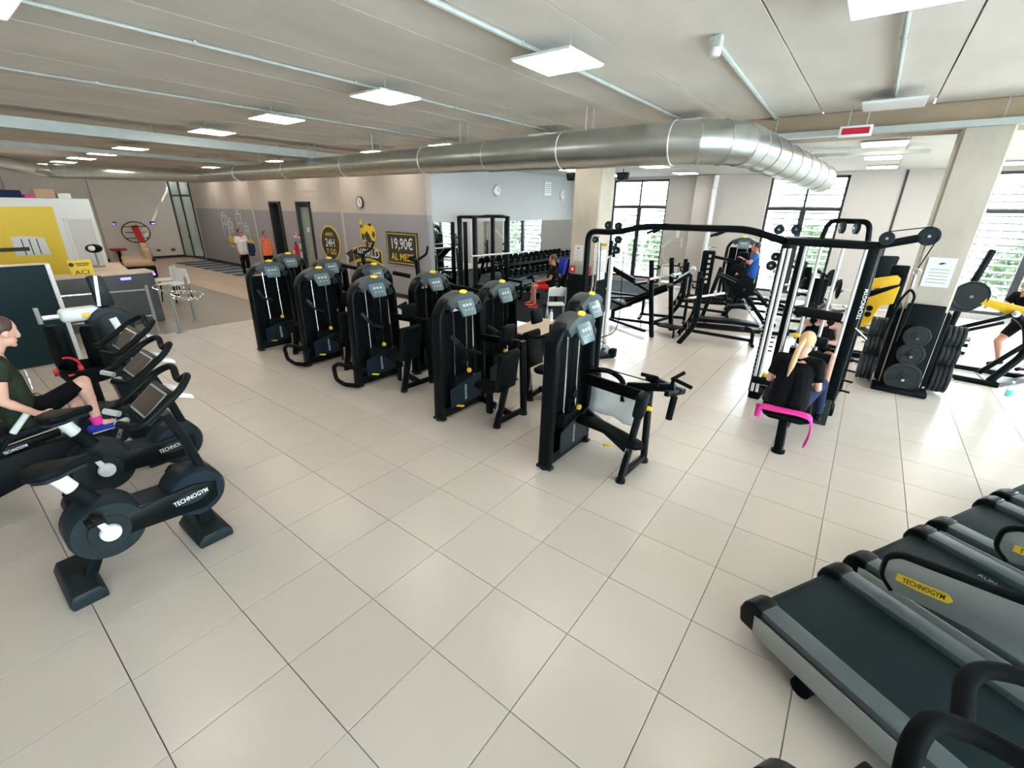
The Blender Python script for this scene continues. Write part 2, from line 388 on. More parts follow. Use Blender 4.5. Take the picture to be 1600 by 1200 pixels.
# window wall with four openings
WIN=[(-5.75,-3.7),(-.62,1.33),(4.2,6.3)]
ww=B(); xs=[-7.4]+[q for d in WIN for q in d]+[XR]
for k in range(0,len(xs)-1,2): ww.box(((xs[k]+xs[k+1])/2,YW+.15,1.9),(xs[k+1]-xs[k],.3,3.8))
for a,c in WIN: ww.box(((a+c)/2,YW+.15,.075),(c-a,.3,.15)).box(((a+c)/2,YW+.15,3.66),(c-a,.3,.28))
wwo=struct('wall_window',ww,'wallg')
struct('trim_3',B().box((-2.42,YW-.11,1.8),(.66,.22,3.6),b=.004,seg=1),'wallg')['label']='pale pilaster on the window wall'
struct('trim_4',B().box((2.52,YW-.01,1.8),(.05,.03,3.6)),'frame')['label']='dark vertical joint on the window wall'
WH=[.15,3.52]
for k,(a,c) in enumerate(WIN):
    d=thing('window_%d'%(k+1),'x','w',((a+c)/2,YW+.12,0)); del d['label']; del d['category']; d['kind']='structure'
    w=c-a; zt=2.62
    fr=B()
    for x in(-w/2+.035,w/2-.035): fr.box((x,0,(WH[0]+WH[1])/2),(.07,.08,WH[1]-WH[0]))
    for z in(WH[0]+.04,WH[1]-.03): fr.box((0,0,z),(w,.08,.08))
    fr.o('window_frame','frame',d)
    B().box((0,0,zt),(w,.085,.09)).o('transom','frame',d)
    B().box((.02,0,(WH[0]+zt)/2),(.15,.09,zt-WH[0])).o('mullion','frame',d)
    B().box((.02,0,(WH[1]+zt)/2),(.06,.09,WH[1]-zt)).o('mullion','frame',d)
    gz=[(WH[0]+.08,zt-.045),(zt+.045,WH[1]-.07)]
    for (z0,z1) in gz:
        for (x0,x1) in((-w/2+.07,-.055),(.095,w/2-.07)):
            B().box(((x0+x1)/2,.01,(z0+z1)/2),(x1-x0,.012,z1-z0)).o('pane','glass',d)
    B().box((.13,-.06,1.15),(.03,.05,.14),b=.008).o('window_handle','frame',d)
    lv=thing('louvre_screen','grey horizontal louvre slats outside the %s window'%['leftmost','second from left','tall right-hand'][k],'louvre',((a+c)/2,YW+.62,0))
    sm=B().box((0,0,0),(w+.3,.07,.042),r=(R(12),0,0),b=.006,seg=1).mesh('slat','grey')
    for z in range(20): link('slat',sm,lv,(0,0,.28+z*.172))
    B().box((-w/2-.1,0,1.78),(.05,.06,3.62)).o('upright','frame',lv); B().box((w/2+.1,0,1.78),(.05,.06,3.62)).o('upright','frame',lv)
# far left wall, side walls and unseen closing walls
struct('wall_left',B().box((XL-.1,2,1.95),(.2,14,3.9)),'walll')
struct('wall_front',B().box(((XL+XR)/2,Y0-.1,1.95),(XR-XL,.2,3.9)),'wallb')
RW=[(-4.4,-1.2),(-.6,2.6),(3.2,6.4),(9.6,12.6)]
rw=B(); ys_=[Y0]+[q for d in RW for q in d]+[YW+.3]
for k in range(0,len(ys_)-1,2): rw.box((XR+.1,(ys_[k]+ys_[k+1])/2,1.95),(.2,ys_[k+1]-ys_[k],3.9))
for a,c in RW: rw.box((XR+.1,(a+c)/2,.06),(.2,c-a,.12)).box((XR+.1,(a+c)/2,3.7),(.2,c-a,.4))
struct('wall_right',rw,'wallw')
for k,(a,c) in enumerate(RW):
    d=thing('window_%d'%(k+6),'x','w',(XR+.1,(a+c)/2,0)); del d['label']; del d['category']; d['kind']='structure'
    w=c-a; fr=B()
    for y in(-w/2+.035,w/2-.035): fr.box((0,y,1.81),(.08,.07,3.38))
    for z in(.16,3.46): fr.box((0,0,z),(.08,w,.08))
    fr.o('window_frame','frame',d); B().box((0,0,1.81),(.08,.08,3.3)).o('mullion','frame',d)
    for y in(-w/4,w/4): B().box((0,y,1.81),(.012,w/2-.1,3.2)).o('pane','glass',d)
struct('wall_end',B().box((-22.95,10.5,1.95),(.2,3.9,3.9)).box((-15.2,12.5,1.95),(15.4,.1,3.9)),'wallfar')
# lobby behind the glazed screen
struct('wall_lobby',B().box((-25,12.0,1.95),(4.4,.1,3.9)).box((-27.1,10,1.95),(.1,4.2,3.9)).box((-26,9.05,1.95),(2.2,.1,3.9)).box((-25,10.5,3.95),(4.4,3.2,.1)).box((-25,10.5,-.06),(4.4,3.2,.1)),'wallw')
lp_=thing('ceiling_lamp','lamp panel added to brighten the lobby behind the glazed screen','ceiling lamp',(-24.2,10.4,3.7)); B().box((0,0,0),(.62,.62,.03),b=.006,seg=1).o('lamp_frame','white',lp_); B().box((0,0,-.02),(.58,.58,.008)).o('diffuser','lamp',lp_)  # added lamp, only there to brighten the lobby glass
for k_,x_ in enumerate((-24.3,-23.5)):
    s_=thing('poster','pink poster in the lobby behind the glazed screen, %s of two'%('left','right')[k_],'poster',(x_,11.93,1.5)); B().box((0,0,0),(.5,.02,1.5),b=.003,seg=1).o('print','pink',s_); B().box((0,.012,0),(.54,.012,1.54)).o('backing','paper',s_)
struct('wall_booth',B().box((XL+.04,-1.4,1.95),(.08,7,3.9)),'wallk')
# ground and hedges outside the windows
struct('floor_outside',B().box((2,24,-.08),(60,15,.1)),'ground'); struct('floor_bounce',B().box((20,3,-.08),(25,20,.1)),'wallw')  # white ground on the right is added out of view to bounce daylight inside
random.seed(11)
for k_,(x_,h_) in enumerate(((-8,2.4),(-5.2,2.0),(-2.4,2.6),(.4,2.1),(3.2,2.5),(6.0,2.2),(8.8,2.5),(-10.6,2.2))):
    hb=B()
    for n_ in range(900):
        a_=random.uniform(0,2*PI); zz=random.uniform(.1,1); rr=1.15*math.sqrt(max(.05,1-zz**3)); c_=V(rr*math.cos(a_)*random.uniform(.5,1),.9*rr*math.sin(a_)*random.uniform(.5,1),zz*h_)
        d_=V(random.uniform(-1,1),random.uniform(-1,1),random.uniform(-.5,1)).normalized(); e_=d_.orthogonal().normalized(); s_=random.uniform(.10,.19); i_=len(hb.v)
        hb.v+= [tuple(c_+d_*s_),tuple(c_+e_*s_*.6),tuple(c_-d_*s_),tuple(c_-e_*s_*.6)]; hb.f.append((i_,i_+1,i_+2,i_+3))
    hs=thing('hedge_shrub',['tall','low'][k_%2]+' green shrub outside the windows, number %s from the left'%('two','three','four','five','six','seven','eight','one')[k_],'shrub',(x_,19.6,-.03))
    hb.o('foliage','leaf',hs,kind='stuff'); B().cyl((0,0,0),(0,0,h_*.7),.06,.03,8).o('trunk','cush',hs)
struct('baseboard_left',B().box((XL+.01,3.5,.06),(.02,10,.12)),'frame')
for k,y in enumerate((3.1,5.6)): struct('trim_%d'%(5+k),B().box((XL+.12,y,1.95),(.24,.45,3.9)),'walll')['label']='beige pilaster on the far left wall'
# glazed screen and door between far wall and logo wall
gs=thing('window_5','x','w',(-23.9,8.5,0)); del gs['label']; del gs['category']; gs['kind']='structure'
P0=V(-24.8,8.30,0)-V(-23.9,8.5,0); P1=V(-22.9,9.0,0)-V(-23.9,8.5,0)
for t in (0,.30,.62,1): B().box(lerp(P0,P1,t)+V(0,0,1.95),(.07,.07,3.9)).o('glazing_post','frame',gs)
for z in (2.85,.06): B().bar(P0+V(0,0,z),P1+V(0,0,z),.06,.08).o('glazing_rail','frame',gs)
for t0,t1 in((0,.3),(.3,.62),(.62,1)):
    for z0,z1 in((.1,2.81),(2.89,3.88)):
        B().bar(lerp(P0,P1,t0)+V(0,0,(z0+z1)/2),lerp(P0,P1,t1)+V(0,0,(z0+z1)/2),.012,z1-z0).o('pane','greenglass',gs)
B().torus(lerp(P0,P1,.3)+V(0.05,-.05,1.05),.16,.012,(0,1,0),a0=0,a1=PI).o('door_handle','frame',gs)
# ---- columns
for (x,y,wx,wy,lab) in ((-2.63,8.93,.62,.6,'concrete column beside the mirror wall with a fire panel'),(3.02,8.95,.50,.62,'concrete column with weight plates racked round its foot')):
    c=thing('concrete_column',lab,'column',(x,y,0))
    B().box((0,0,1.83),(wx,wy,3.64),b=.025,seg=1).o('shaft','column',c)
    q=wx+.03
    cl=B().box((0,-wy/2-.012,.62),(q-.06,.024,1.24)).box((-wx/2-.012,0,.62),(.024,wy-.04,1.24)).box((wx/2+.012,0,.62),(.024,wy-.04,1.24)).o('rubber_cladding','blackm',c)
# ---- duct
def ring(b,p,r,ax): b.torus(p,r+.001,.011,ax,n=28,k=6)
D=thing('air_duct','large round galvanised air duct hung under the ceiling with an elbow','duct',(0,0,0))
yd=6.5; zd=3.36
segs=[(-15.8,-13,.19,.20),(-13,-10.2,.205,.205),(-10.2,-7.6,.215,.215),(-7.6,-5.0,.225,.225),(-5.0,-3.4,.235,.235),(-3.4,-1.9,.25,.25),(-1.9,-.2,.26,.26)]
for a,c,r0,r1 in segs:
    B().lathe([(r0,0),(r1,c-a)],28,(a,yd,zd),(1,0,0)).o('duct_segment','steel',D)
    bq=B(); ring(bq,(c,yd,zd),r1+.006,(1,0,0)); bq.o('joint_ring','lite',D)
# elbow
ec=V(-.2,yd+.75,zd); rad=.75; prev=None
for k in range(4):
    t0,t1=R(90*k/4),R(90*(k+1)/4)
    p0=V(-.2+rad*math.sin(t0),yd+rad-rad*math.cos(t0),zd); p1=V(-.2+rad*math.sin(t1),yd+rad-rad*math.cos(t1),zd)
    B().tube([p0-(p1-p0)*.20,p1+(p1-p0)*.20],.262,28).o('elbow_segment','steel',D)
    bq=B(); bq.torus(p1,.265,.007,(math.cos(t1),math.sin(t1),0),n=28,k=5); bq.o('joint_ring','grey',D)
px,py=-.2+rad,yd+rad
ys=[py,py+.45,py+.9,py+1.35,py+1.8,py+2.3,py+2.8,py+3.3]; 
tail_r=[.26,.255,.25,.245,.24,.235,.23,.225]; xx=px
for k in range(7):
    a=V(px+.09*k,ys[k],zd-.035*k); c=V(px+.09*(k+1),ys[k+1],zd-.035*(k+1))
    B().tube([a,c],tail_r[k],28,sc=[1,tail_r[k+1]/tail_r[k]]).o('duct_segment','steel',D); bq=B(); bq.torus(c,tail_r[k+1]+.003,.006,(c-a),n=28,k=5); bq.o('joint_ring','grey',D)
for x in (-14,-11.5,-9,-6.5,-4,-1.5):
    B().cyl((x,yd+.1,3.5),(x,yd+.1,3.9),.008,n=6).cyl((x,yd-.1,3.5),(x,yd-.1,3.9),.008,n=6).o('hanger_rod','steeld',D)
# far end branch of the duct over reception
D2=thing('air_duct','short galvanised duct elbow dropping above the reception','duct',(-17.5,4.2,3.45))
B().tube([(-2.6,-.6,.02),(-1.2,.3,-.03),(.6,1.5,-.06),(1.4,2.2,-.09),(2.0,2.3,-.09)],.20,24).o('duct_segment','steel',D2)
B().tube([(-2.6,-.6,.0),(-2.4,-1.0,.02),(-2.9,-1.9,.25)],.19,24).o('branch_pipe','steel',D2)
# ---- lamps
LY=[.55,4.02,7.75]
lf=B().box((0,0,0),(.62,.62,.022),b=.006,seg=1).box((0,0,.03),(.1,.1,.05)).mesh('lamp_frame','white')
ld=B().box((0,0,-.012),(.585,.585,.006)).mesh('diffuser','lamp'); ldo=B().box((0,0,-.012),(.585,.585,.006)).mesh('diffuser','lampoff')
lw=B().cyl((-.25,.2,0),(-.25,.2,.14),.004,n=5).cyl((.25,-.2,0),(.25,-.2,.14),.004,n=5).mesh('suspension_wire','steeld')
ORD='first second third fourth fifth sixth seventh eighth ninth tenth eleventh twelfth thirteenth fourteenth fifteenth'.split()
for j,y in enumerate(LY):
    for k in range(0,10):
        x=1.99-2.45*k - (0.3 if k>2 else 0.03*k)
        if x<-21 or (x<-8.4 and y>8) : continue
        off=(abs(x-1.99)<.1 and j==2)
        if j==0 and x>-2: continue
        lab='unlit pale square lamp panel hung before the concrete beam' if off else 'glowing square lamp panel, %s from the right in the %s row'%(ORD[k-(2 if j==0 else 1 if j==2 else 0)],('nearest full','main aisle','duct side')[j])
        t=thing('ceiling_lamp',lab,'ceiling lamp',(x,y,ZC-.12),0,None if off else 'hanging lamp panels')
        link('lamp_frame',lf,t); link('diffuser',ldo if off else ld,t); link('suspension_wire',lw,t)
for i,x in enumerate((-5.2,-2.75,-.4,1.97,4.35)):
    for y in (10.0,12.4,14.9):
        t=thing('ceiling_lamp','lamp panel on the white plaster ceiling, %s from the left, %s line from the beam'%(ORD[i],ORD[(10.0,12.4,14.9).index(y)]),'ceiling lamp',(x,y,ZF-.005),0,'lamps over the free weights')
        link('lamp_frame',lf,t,(0,0,-.005)); link('diffuser',ld,t,(0,0,-.008))
# ---- conduits and trays on the ceiling
def conduit(pts,r,lab,name='conduit',clips=None):
    t=thing(name,lab,'conduit',pts[0]); p0=V(*pts[0])
    B().tube([V(*p)-p0 for p in pts],r,8).o('pipe','steeld',t)
    a,c=V(*pts[0])-p0,V(*pts[-1])-p0; n=max(2,int((c-a).length/1.5))
    for i in range(n+1): B().box(lerp(a,c,i/n)+V(0,0,.004),(.05,.03,.03)).o('clip','steeld',t)
conduit([(-.66,-4.6,3.87),(-.66,8.65,3.87)],.022,'thick grey cable conduit on the ceiling through the brightest lamp')
conduit([(-3.15,-4.6,3.875),(-3.05,8.65,3.875)],.016,'thin conduit on the ceiling above the second lamp')
conduit([(-5.95,-4.6,3.875),(-5.6,8.4,3.875)],.014,'thin conduit on the ceiling above the third lamp')
conduit([(.72,4.5,3.87),(.56,8.66,3.87)],.024,'short grey conduit running from the smoke detector to the beam')
conduit([(2.0,-4.6,3.87),(1.98,8.66,3.87)],.020,'grey conduit behind the large upper right lamp')
def tray(a,c,w,h,lab):
    a=V(*a);c=V(*c); t=thing('cable_tray',lab,'cable tray',a)
    B().bar((0,0,0),c-a,w,.012).o('tray_bottom','steeld',t)
    d=(c-a).normalized(); q=d.cross(V(0,0,1))*(w/2)
    for s_ in(-1,1): B().bar(q*s_+V(0,0,h/2),c-a+q*s_+V(0,0,h/2),.01,h).o('tray_side','steeld',t)
    n=int((c-a).length/2)
    for i in range(n+1): B().cyl(lerp((0,0,0),c-a,i/max(1,n)),lerp((0,0,0),c-a,i/max(1,n))+V(0,0,3.9-a.z if a.y<8.8 else 3.6-a.z),.007,n=5).o('hanger_rod','steeld',t)
tray((-9.0,-1.5,3.60),(-9.4,8.3,3.60),.35,.16,'wide grey steel cable tray crossing the left ceiling')
tray((-13.5,-1,3.68),(-14.5,8.3,3.68),.14,.10,'narrow steel cable tray over the reception aisle')
tray((.6,8.62,3.58),(5.6,8.60,3.58),.14,.07,'slim cable tray running along the concrete beam')
tray((.9,10.6,3.48),(2.6,10.6,3.48),.12,.05,'short steel tray below the white ceiling')
# smoke detector
t=thing('smoke_detector','white smoke detector on a grey junction box on the ceiling','smoke detector',(.74,4.55,3.9))
B().box((0,0,-.045),(.09,.09,.09),b=.01).o('junction_box','steeld',t); B().lathe([(.045,0),(.05,-.03),(.04,-.06),(0,-.065)],20,(0,-.01,-.09)).o('sensor_head','white',t)
# exit sign
t=thing('exit_sign','hanging white framed sign with a red lit face by the beam','sign',(1.66,8.0,3.545))
B().box((0,0,0),(.36,.05,.13),b=.008).o('sign_frame','white',t); B().box((0,-.027,.0),(.30,.006,.075)).o('sign_face',mat('red_screen',(.35,.008,.02),.3,emit=.25),t)
for x in(-.1,.1): B().cyl((x,0,.06),(x,0,.35),.006,n=6).o('hanger_rod','steeld',t)
# projectors / speakers near the ceiling
for (x,y,z,l) in ((-5.15,12.3,3.40,'black loudspeaker under the ceiling before the mirror wall'),(-3.9,13,3.42,'black loudspeaker under the ceiling near the leftmost window'),(3.45,7.2,3.12,'black loudspeaker hanging at the right edge beside the column')):
    t=thing('loudspeaker',l,'loudspeaker',(x,y,z)); B().prism([(-.16,.1),(.16,.1),(.1,-.1),(-.1,-.1)],-.12,.12,'y',b=.01).o('cabinet','blackm',t)
    B().box((0,-.124,0),(.2,.008,.14)).o('grille','shell',t); B().cyl((0,0,.1),(0,0,.22 if y>8 else .78),.012,n=8).o('bracket','blackm',t)
t=thing('wall_vent','small square white vent grille high on the mirror wall','vent',(-7.31,14.3,3.18)); B().box((0,0,0),(.03,.42,.42)).o('vent_frame','white',t)
for k in range(5): B().box((.018,0,-.13+k*.065),(.012,.34,.03),r=(0,R(30),0)).o('vent_slat','steeld',t)
def clock(x,y,z,ax,lab):
    t=thing('wall_clock',lab,'clock',(x,y,z)); a=V(*ax)
    B().lathe([(.17,0),(.17,.035),(.15,.045),(.145,.03)],32,(0,0,0),ax).o('clock_rim','frame' if ax[1] else 'silver',t)
    B().lathe([(.15,.0),(.15,.034)],32,(0,0,0),ax).o('clock_face','paper',t)
    r=V(0,0,1).cross(a)
    B().bar(a*.04,a*.04+V(0,0,.08)+r*.02,.012,.006,up=ax).o('hour_hand','ink',t); B().bar(a*.042,a*.042+r*.10+V(0,0,-.03),.008,.006,up=ax).o('minute_hand','ink',t)
    tk=B()
    for k in range(12):
        g=2*PI*k/12; d=r*math.cos(g)+V(0,0,math.sin(g)); tk.bar(a*.036+d*.118,a*.036+d*.138,.01,.004,up=ax)
    tk.o('hour_marks','ink',t)
clock(-10.18,8.55,2.62,(0,-1,0),'round white clock on the logo wall above the globe emblem')
clock(-7.31,11.48,3.02,(1,0,0),'larger looking clock on the pale wall above the squat rack')
clock(-7.31,15.3,3.0,(1,0,0),'clock at the column end of the pale mirror wall')
# mirror
t=thing('wall_mirror_panel','long wall mirror in three sheets behind the dumbbell rack','mirror',(-7.31,12.3,0))
ya=[8.75,9.6,12.8,16.2]
for a,c in zip(ya[:-1],ya[1:]): B().box((0,(a+c)/2-12.3,1.13),(.012,c-a-.008,2.02)).o('mirror_sheet','mirror',t)
B().box((0,8.66-12.3,1.13),(.03,.14,2.06)).o('edge_strip','grey',t)
B().box((.0,0,.07),(.02,7.4,.10)).o('bottom_rail','grey',t)
# ================================================================== CARDIO
BR='TECHNOGYM'
def bike(label,loc,rz=0,white=True):
    t=thing('exercise_bike',label,'exercise bike',loc,rz)
    # feet
    B().prism([(-.09,.0),(.10,.0),(.10,.07),(.07,.11),(-.07,.11),(-.10,.05)],-.30,.22,'x',b=.012).o('rear_foot','shell',t)
    B().prism([(.66,.0),(.90,.0),(.90,.06),(.86,.10),(.70,.10),(.65,.05)],-.22,.22,'x',b=.012).o('front_foot','shell',t)
    # housings
    c0=(.22,.43); c1=(.765,.43); r0,r1=.215,.20
    ho=B()
    for (c,r,w) in((c0,r0,.13),(c1,r1,.12)):
        ho.lathe([(0,-w),(r-.02,-w),(r,-w+.03),(r,w-.03),(r-.02,w),(0,w)],40,(0,c[0],c[1]),(1,0,0))
    ho.prism([(c0[0],c0[1]-.10),(c1[0],c1[1]-.11),(c1[0],c1[1]+.06),(c0[0],c0[1]+.10)],-.12,.12,'x',b=.01)
    ho.o('drive_housing','shield',t)
    for s in(-1,1):
        B().lathe([(.04,0),(.13,0),(.205,.004),(.20,.012),(.12,.012),(.115,.02),(0,.02)],40,(s*.128,c0[0],c0[1]),(s,0,0)).o('crank_cover','shell',t)
    B().prism([(c0[0]+.02,c0[1]-.075),(c1[0]+.02,c1[1]-.13),(c1[0]+.12,c1[1]-.08),(c1[0]+.13,c1[1]+.05),(c1[0]-.03,c1[1]+.095),(c0[0]+.02,c0[1]+.065)],.122,.142,'x',b=.006).o('side_panel','black',t)
    B().prism([(p[0],p[1]) for p in circ(.115,24,(.71,.43),.05)],.140,.146,'x').o('badge','shell',t)
    text(BR,.052,'whitep',t,(.148,.71,.435),(0,1,.10),(0,-.1,1),sx=.72)
    B().prism([(.02,.10),(.10,.10),(.20,.30),(.12,.32)],-.05,.05,'x',b=.01).o('frame_leg','blackm',t); B().prism([(.74,.1),(.86,.1),(.82,.3),(.74,.3)],-.05,.05,'x',b=.01).o('frame_leg','blackm',t)
    # cranks
    for s,a in((1,R(110)),(-1,R(290))):
        e=V(s*.17,c0[0]+.17*math.cos(a),c0[1]+.17*math.sin(a)); b0=V(s*.17,*c0)
        k=B().lathe([(.055,-.02),(.06,-.01),(.055,.015),(0,.02)],24,b0,(s,0,0)).sweep([b0,e],rrect(.02,.05,.008),(1,0,0),sc=[1,.6]); k.o('crank_arm','white',t)
        B().box(e+V(s*.06,0,0),(.09,.10,.03),b=.008).box(e+V(s*.06,0,.025),(.09,.03,.03),b=.008).o('pedal','blackm',t)
    # seat post
    B().sweep([(0,.24,.55),(0,.13,.76)],circ(.058,16),(1,0,0)).o('post_sleeve','blackm',t)
    B().sweep([(0,.15,.73),(0,.075,.90)],circ(.045,16),(1,0,0)).o('seat_post','white',t)
    sd=[(-.13,.02),(-.12,-.06),(-.05,-.115),(.03,-.10),(.12,-.045),(.20,-.025),(.225,0),(.20,.025),(.12,.045),(.03,.10),(-.05,.115),(-.12,.06)]
    B().prism([(y,x+.07) for x,y in sd],.91,.965,'z',b=.022,seg=3).o('saddle','pad',t)
    B().prism([(y*.8,x*.8+.07) for x,y in sd],.88,.915,'z',b=.01).o('saddle_base','shell',t)
    # mast and console
    B().sweep([(0,.86,.56),(0,.80,.85),(0,.73,1.10)],rrect(.10,.06,.02),(1,0,0)).o('console_mast','black',t)
    Q=Matrix.Translation((0,.68,1.20))@Matrix.Rotation(R(40),4,'X')
    b=B().box((0,0,0),(.40,.27,.05),b=.018,M=None); bb_=B(); bb_.add([Q@Vector(p) for p in b.v],b.f); bb_.o('console','shell',t)
    b=B().box((0,0,.027),(.33,.21,.006),b=.002,seg=1); q2=B(); q2.add([Q@Vector(p) for p in b.v],b.f); q2.o('screen_bezel','silver',t)
    b=B().box((0,0,.031),(.30,.18,.004)); q3=B(); q3.add([Q@Vector(p) for p in b.v],b.f); q3.o('screen','screen',t)
    for s in(-1,1): B().prism([(.80,1.24),(.90,1.20),(.89,1.235),(.80,1.275)],s*.10-.05,s*.10+.05,'x',b=.006).o('console_wing','white',t)
    # handlebar loop round the console
    lp=fil([(-.16,.44,1.17),(-.27,.52,1.14),(-.27,.80,1.33),(-.16,.90,1.40),(0,.86,1.30),(.16,.90,1.40),(.27,.80,1.33),(.27,.52,1.14),(.16,.44,1.17)],.10,5)
    B().tube(lp,.025,10).o('handlebar','blackm',t)
    for s in(-1,1):
        B().tube([(s*.16,.44,1.17),(s*.08,.50,1.15)],.022,10).o('silver_grip','silver',t)
        B().tube([(s*.10,.60,1.12),(s*.27,.62,1.19)],.014,8).o('bar_stay','blackm',t)
    return t
bike('front upright exercise bike with white seat post, nearest the camera on the left',(-1.67,0,0))
bike('second upright exercise bike with white seat post, behind the nearest bike',(-2.67,.20,0))
# recumbent bike carrying the rider
t=thing('recumbent_bike','recumbent exercise bike ridden by the person in the olive shirt','exercise bike',(-3.40,.0,0)); rec=t
B().prism([(.80,.0),(1.05,.0),(1.05,.06),(1.0,.10),(.82,.10)],-.26,.26,'x',b=.012).o('front_foot','shell',t)
B().prism([(-.55,.0),(-.35,.0),(-.35,.06),(-.40,.10),(-.55,.10)],-.28,.28,'x',b=.012).o('rear_foot','shell',t)
B().prism([(-.62,.12),(-.3,.10),(.55,.34),(.75,.40),(.75,.52),(.5,.50),(.1,.50),(-.55,.42)],-.09,.09,'x',b=.02).o('main_frame','blackm',t)
h=B()
for (c,r,w) in(((.62,.50),.21,.13),((.92,.42),.20,.12)): h.lathe([(0,-w),(r-.02,-w),(r,-w+.03),(r,w-.03),(r-.02,w),(0,w)],36,(0,c[0],c[1]),(1,0,0))
h.o('drive_housing','shield',t)
B().lathe([(0,0),(.19,.004),(.18,.012),(0,.014)],36,(.13,.62,.50),(1,0,0)).o('crank_cover','shell',t)
text(BR,.05,'whitep',t,(.146,.70,.46),(0,.5,1),(0,-1,.4),sx=.7)
for s,a in((1,R(60)),(-1,R(240))):
    b0=V(s*.16,.62,.5); e=b0+V(0,.16*math.cos(a),.16*math.sin(a))
    B().sweep([b0,e],rrect(.02,.05,.008),(1,0,0),sc=[1,.6]).o('crank_arm','white',t); B().box(e+V(s*.06,0,0),(.09,.10,.03),b=.008).o('pedal','blackm',t)
B().prism([(-.18,.60),(.26,.66),(.30,.70),(.26,.74),(-.16,.70)],-.21,.21,'x',b=.02).o('seat','pad',t)
B().prism([(-.24,.66),(-.16,.66),(-.26,1.18),(-.34,1.18)],-.22,.22,'x',b=.03).o('backrest','pad',t)
B().sweep([(0,-.2,.42),(0,-.18,.64)],circ(.05,14),(1,0,0)).o('seat_post','white',t)
B().prism([(-.35,.46),(.30,.56),(.30,.62),(-.35,.54)],.10,.14,'x',b=.006).o('side_rail','black',t)
text(BR,.035,'whitep',t,(.146,.0,.545),(0,1,.15),(0,-.15,1),sx=.7)
B().box((.15,-.25,.545),(.012,.16,.03),r=(R(8),0,0),b=.004).o('yellow_lever','yellow',t)
for s in(-1,1):
    B().tube(fil([(s*.20,-.15,.55),(s*.30,-.10,.60),(s*.30,.12,.86)],.08),.016,10).o('side_handle','blackm',t); B().tube([(s*.30,.02,.745),(s*.30,.14,.88)],.024,10).o('white_grip','white',t)
B().sweep([(0,.95,.55),(0,1.0,.95),(0,1.03,1.22)],rrect(.10,.06,.02),(1,0,0)).o('console_mast','black',t)
Q=Matrix.Translation((0,.98,1.27))@Matrix.Rotation(R(45),4,'X')
for nm,c,d,m,bv in(('console',(0,0,0),(.42,.28,.05),'shell',.018),('screen_bezel',(0,0,.027),(.33,.21,.006),'silver',.002),('screen',(0,0,.031),(.30,.18,.004),'screen',0)):
    b=B().box(c,d,b=bv); q=B(); q.add([Q@Vector(p) for p in b.v],b.f); q.o(nm,m,t)
B().prism([(1.10,1.30),(1.20,1.26),(1.19,1.295),(1.10,1.335)],.05,.17,'x',b=.006).o('console_wing','white',t)
B().tube(fil([(-.16,.74,1.24),(-.27,.82,1.21),(-.27,1.10,1.40),(-.16,1.20,1.47),(0,1.16,1.37),(.16,1.20,1.47),(.27,1.10,1.40),(.27,.82,1.21),(.16,.74,1.24)],.10,5),.025,10).o('handlebar','blackm',t)
# far bike beyond, mostly hidden
# upper-body ergometer
t=thing('arm_ergometer','tall rounded arm ergometer with white crank handles beside the dark partition','ergometer',(-5.05,1.12,0))
B().prism([(-.25,0),(.35,0),(.35,.08),(-.25,.08)],-.3,.3,'x',b=.02).o('base_plate','shell',t)
pr=[(.30,.06),(.27,.7),(.27,1.12)]+[(.06+.21*math.cos(R(a)),1.14+.22*math.sin(R(a))) for a in range(0,181,15)]+[(-.15,1.12),(-.12,.6),(-.05,.06)]
B().prism(pr,-.13,.13,'x',b=.03,seg=3).o('tower_shell','shield',t)
pr2=[(.23,.5),(.21,1.1)]+[(.06+.15*math.cos(R(a)),1.13+.16*math.sin(R(a))) for a in range(0,181,15)]+[(-.09,1.1),(-.06,.5)]
B().prism(pr2,.128,.142,'x',b=.006).o('side_cover','shell',t)
B().box((.145,.10,1.13),(.008,.075,.20),r=(R(12),0,0),b=.003).o('white_plate','whitep',t)
text('TOP',.10,'whitep',t,(.146,.10,.85),(0,.15,-1),(0,1,.15),sx=.8); text('EXCITE',.06,'whitep',t,(.146,.16,.62),(0,.15,-1),(0,1,.15),sx=.9)
B().box((0,-.18,1.30),(.16,.36,.16),b=.05,seg=3).o('crank_head','white',t)
B().box((0,-.42,1.30),(.05,.16,.05),b=.01).o('crank_shaft','silver',t); B().box((.085,-.14,1.29),(.01,.07,.05),b=.004).o('yellow_knob','yellow',t)
B().cyl((0,-.52,1.24),(0,-.52,1.42),.022,n=12).o('hand_grip','grey',t)
B().prism([(.0,1.36),(.16,1.36),(.12,1.72),(-.02,1.72)],-.07,.07,'x',b=.03).o('console_back','shell',t); B().box((.078,.03,1.55),(.012,.035,.36),r=(R(-8),0,0),b=.004).o('console_trim','white',t)
t=thing('ergometer_seat','black bucket seat with two rounded back pads in front of the ergometer','seat',(-4.65,.80,0))
B().box((0,0,.05),(.5,.6,.06),b=.02).cyl((0,0,.06),(0,0,.62),.05,n=14).o('seat_pillar','blackm',t)
B().lathe([(0,.60),(.20,.62),(.25,.72),(.26,.80),(.235,.80),(.20,.70),(0,.67)],28).o('bucket_seat','pad',t)
for k,(x,y) in enumerate(((-.10,-.15),(.16,.10))): B().prism([(-.11,.78),(.11,.78),(.10,1.22),(.05,1.27),(-.05,1.27),(-.10,1.22)],-.05,.05,'y',b=.025,M=Matrix.Translation((x,y,0))@Matrix.Rotation(R(25),4,'Z')).o('back_pad','pad',t)
t=thing('headphones','red and black headphones hanging beside the ergometer seat','headphones',(-4.45,.62,.86))
B().torus((0,0,0),.10,.012,(1,0,0),n=16,a0=R(-10),a1=R(190)).o('headband','red',t)
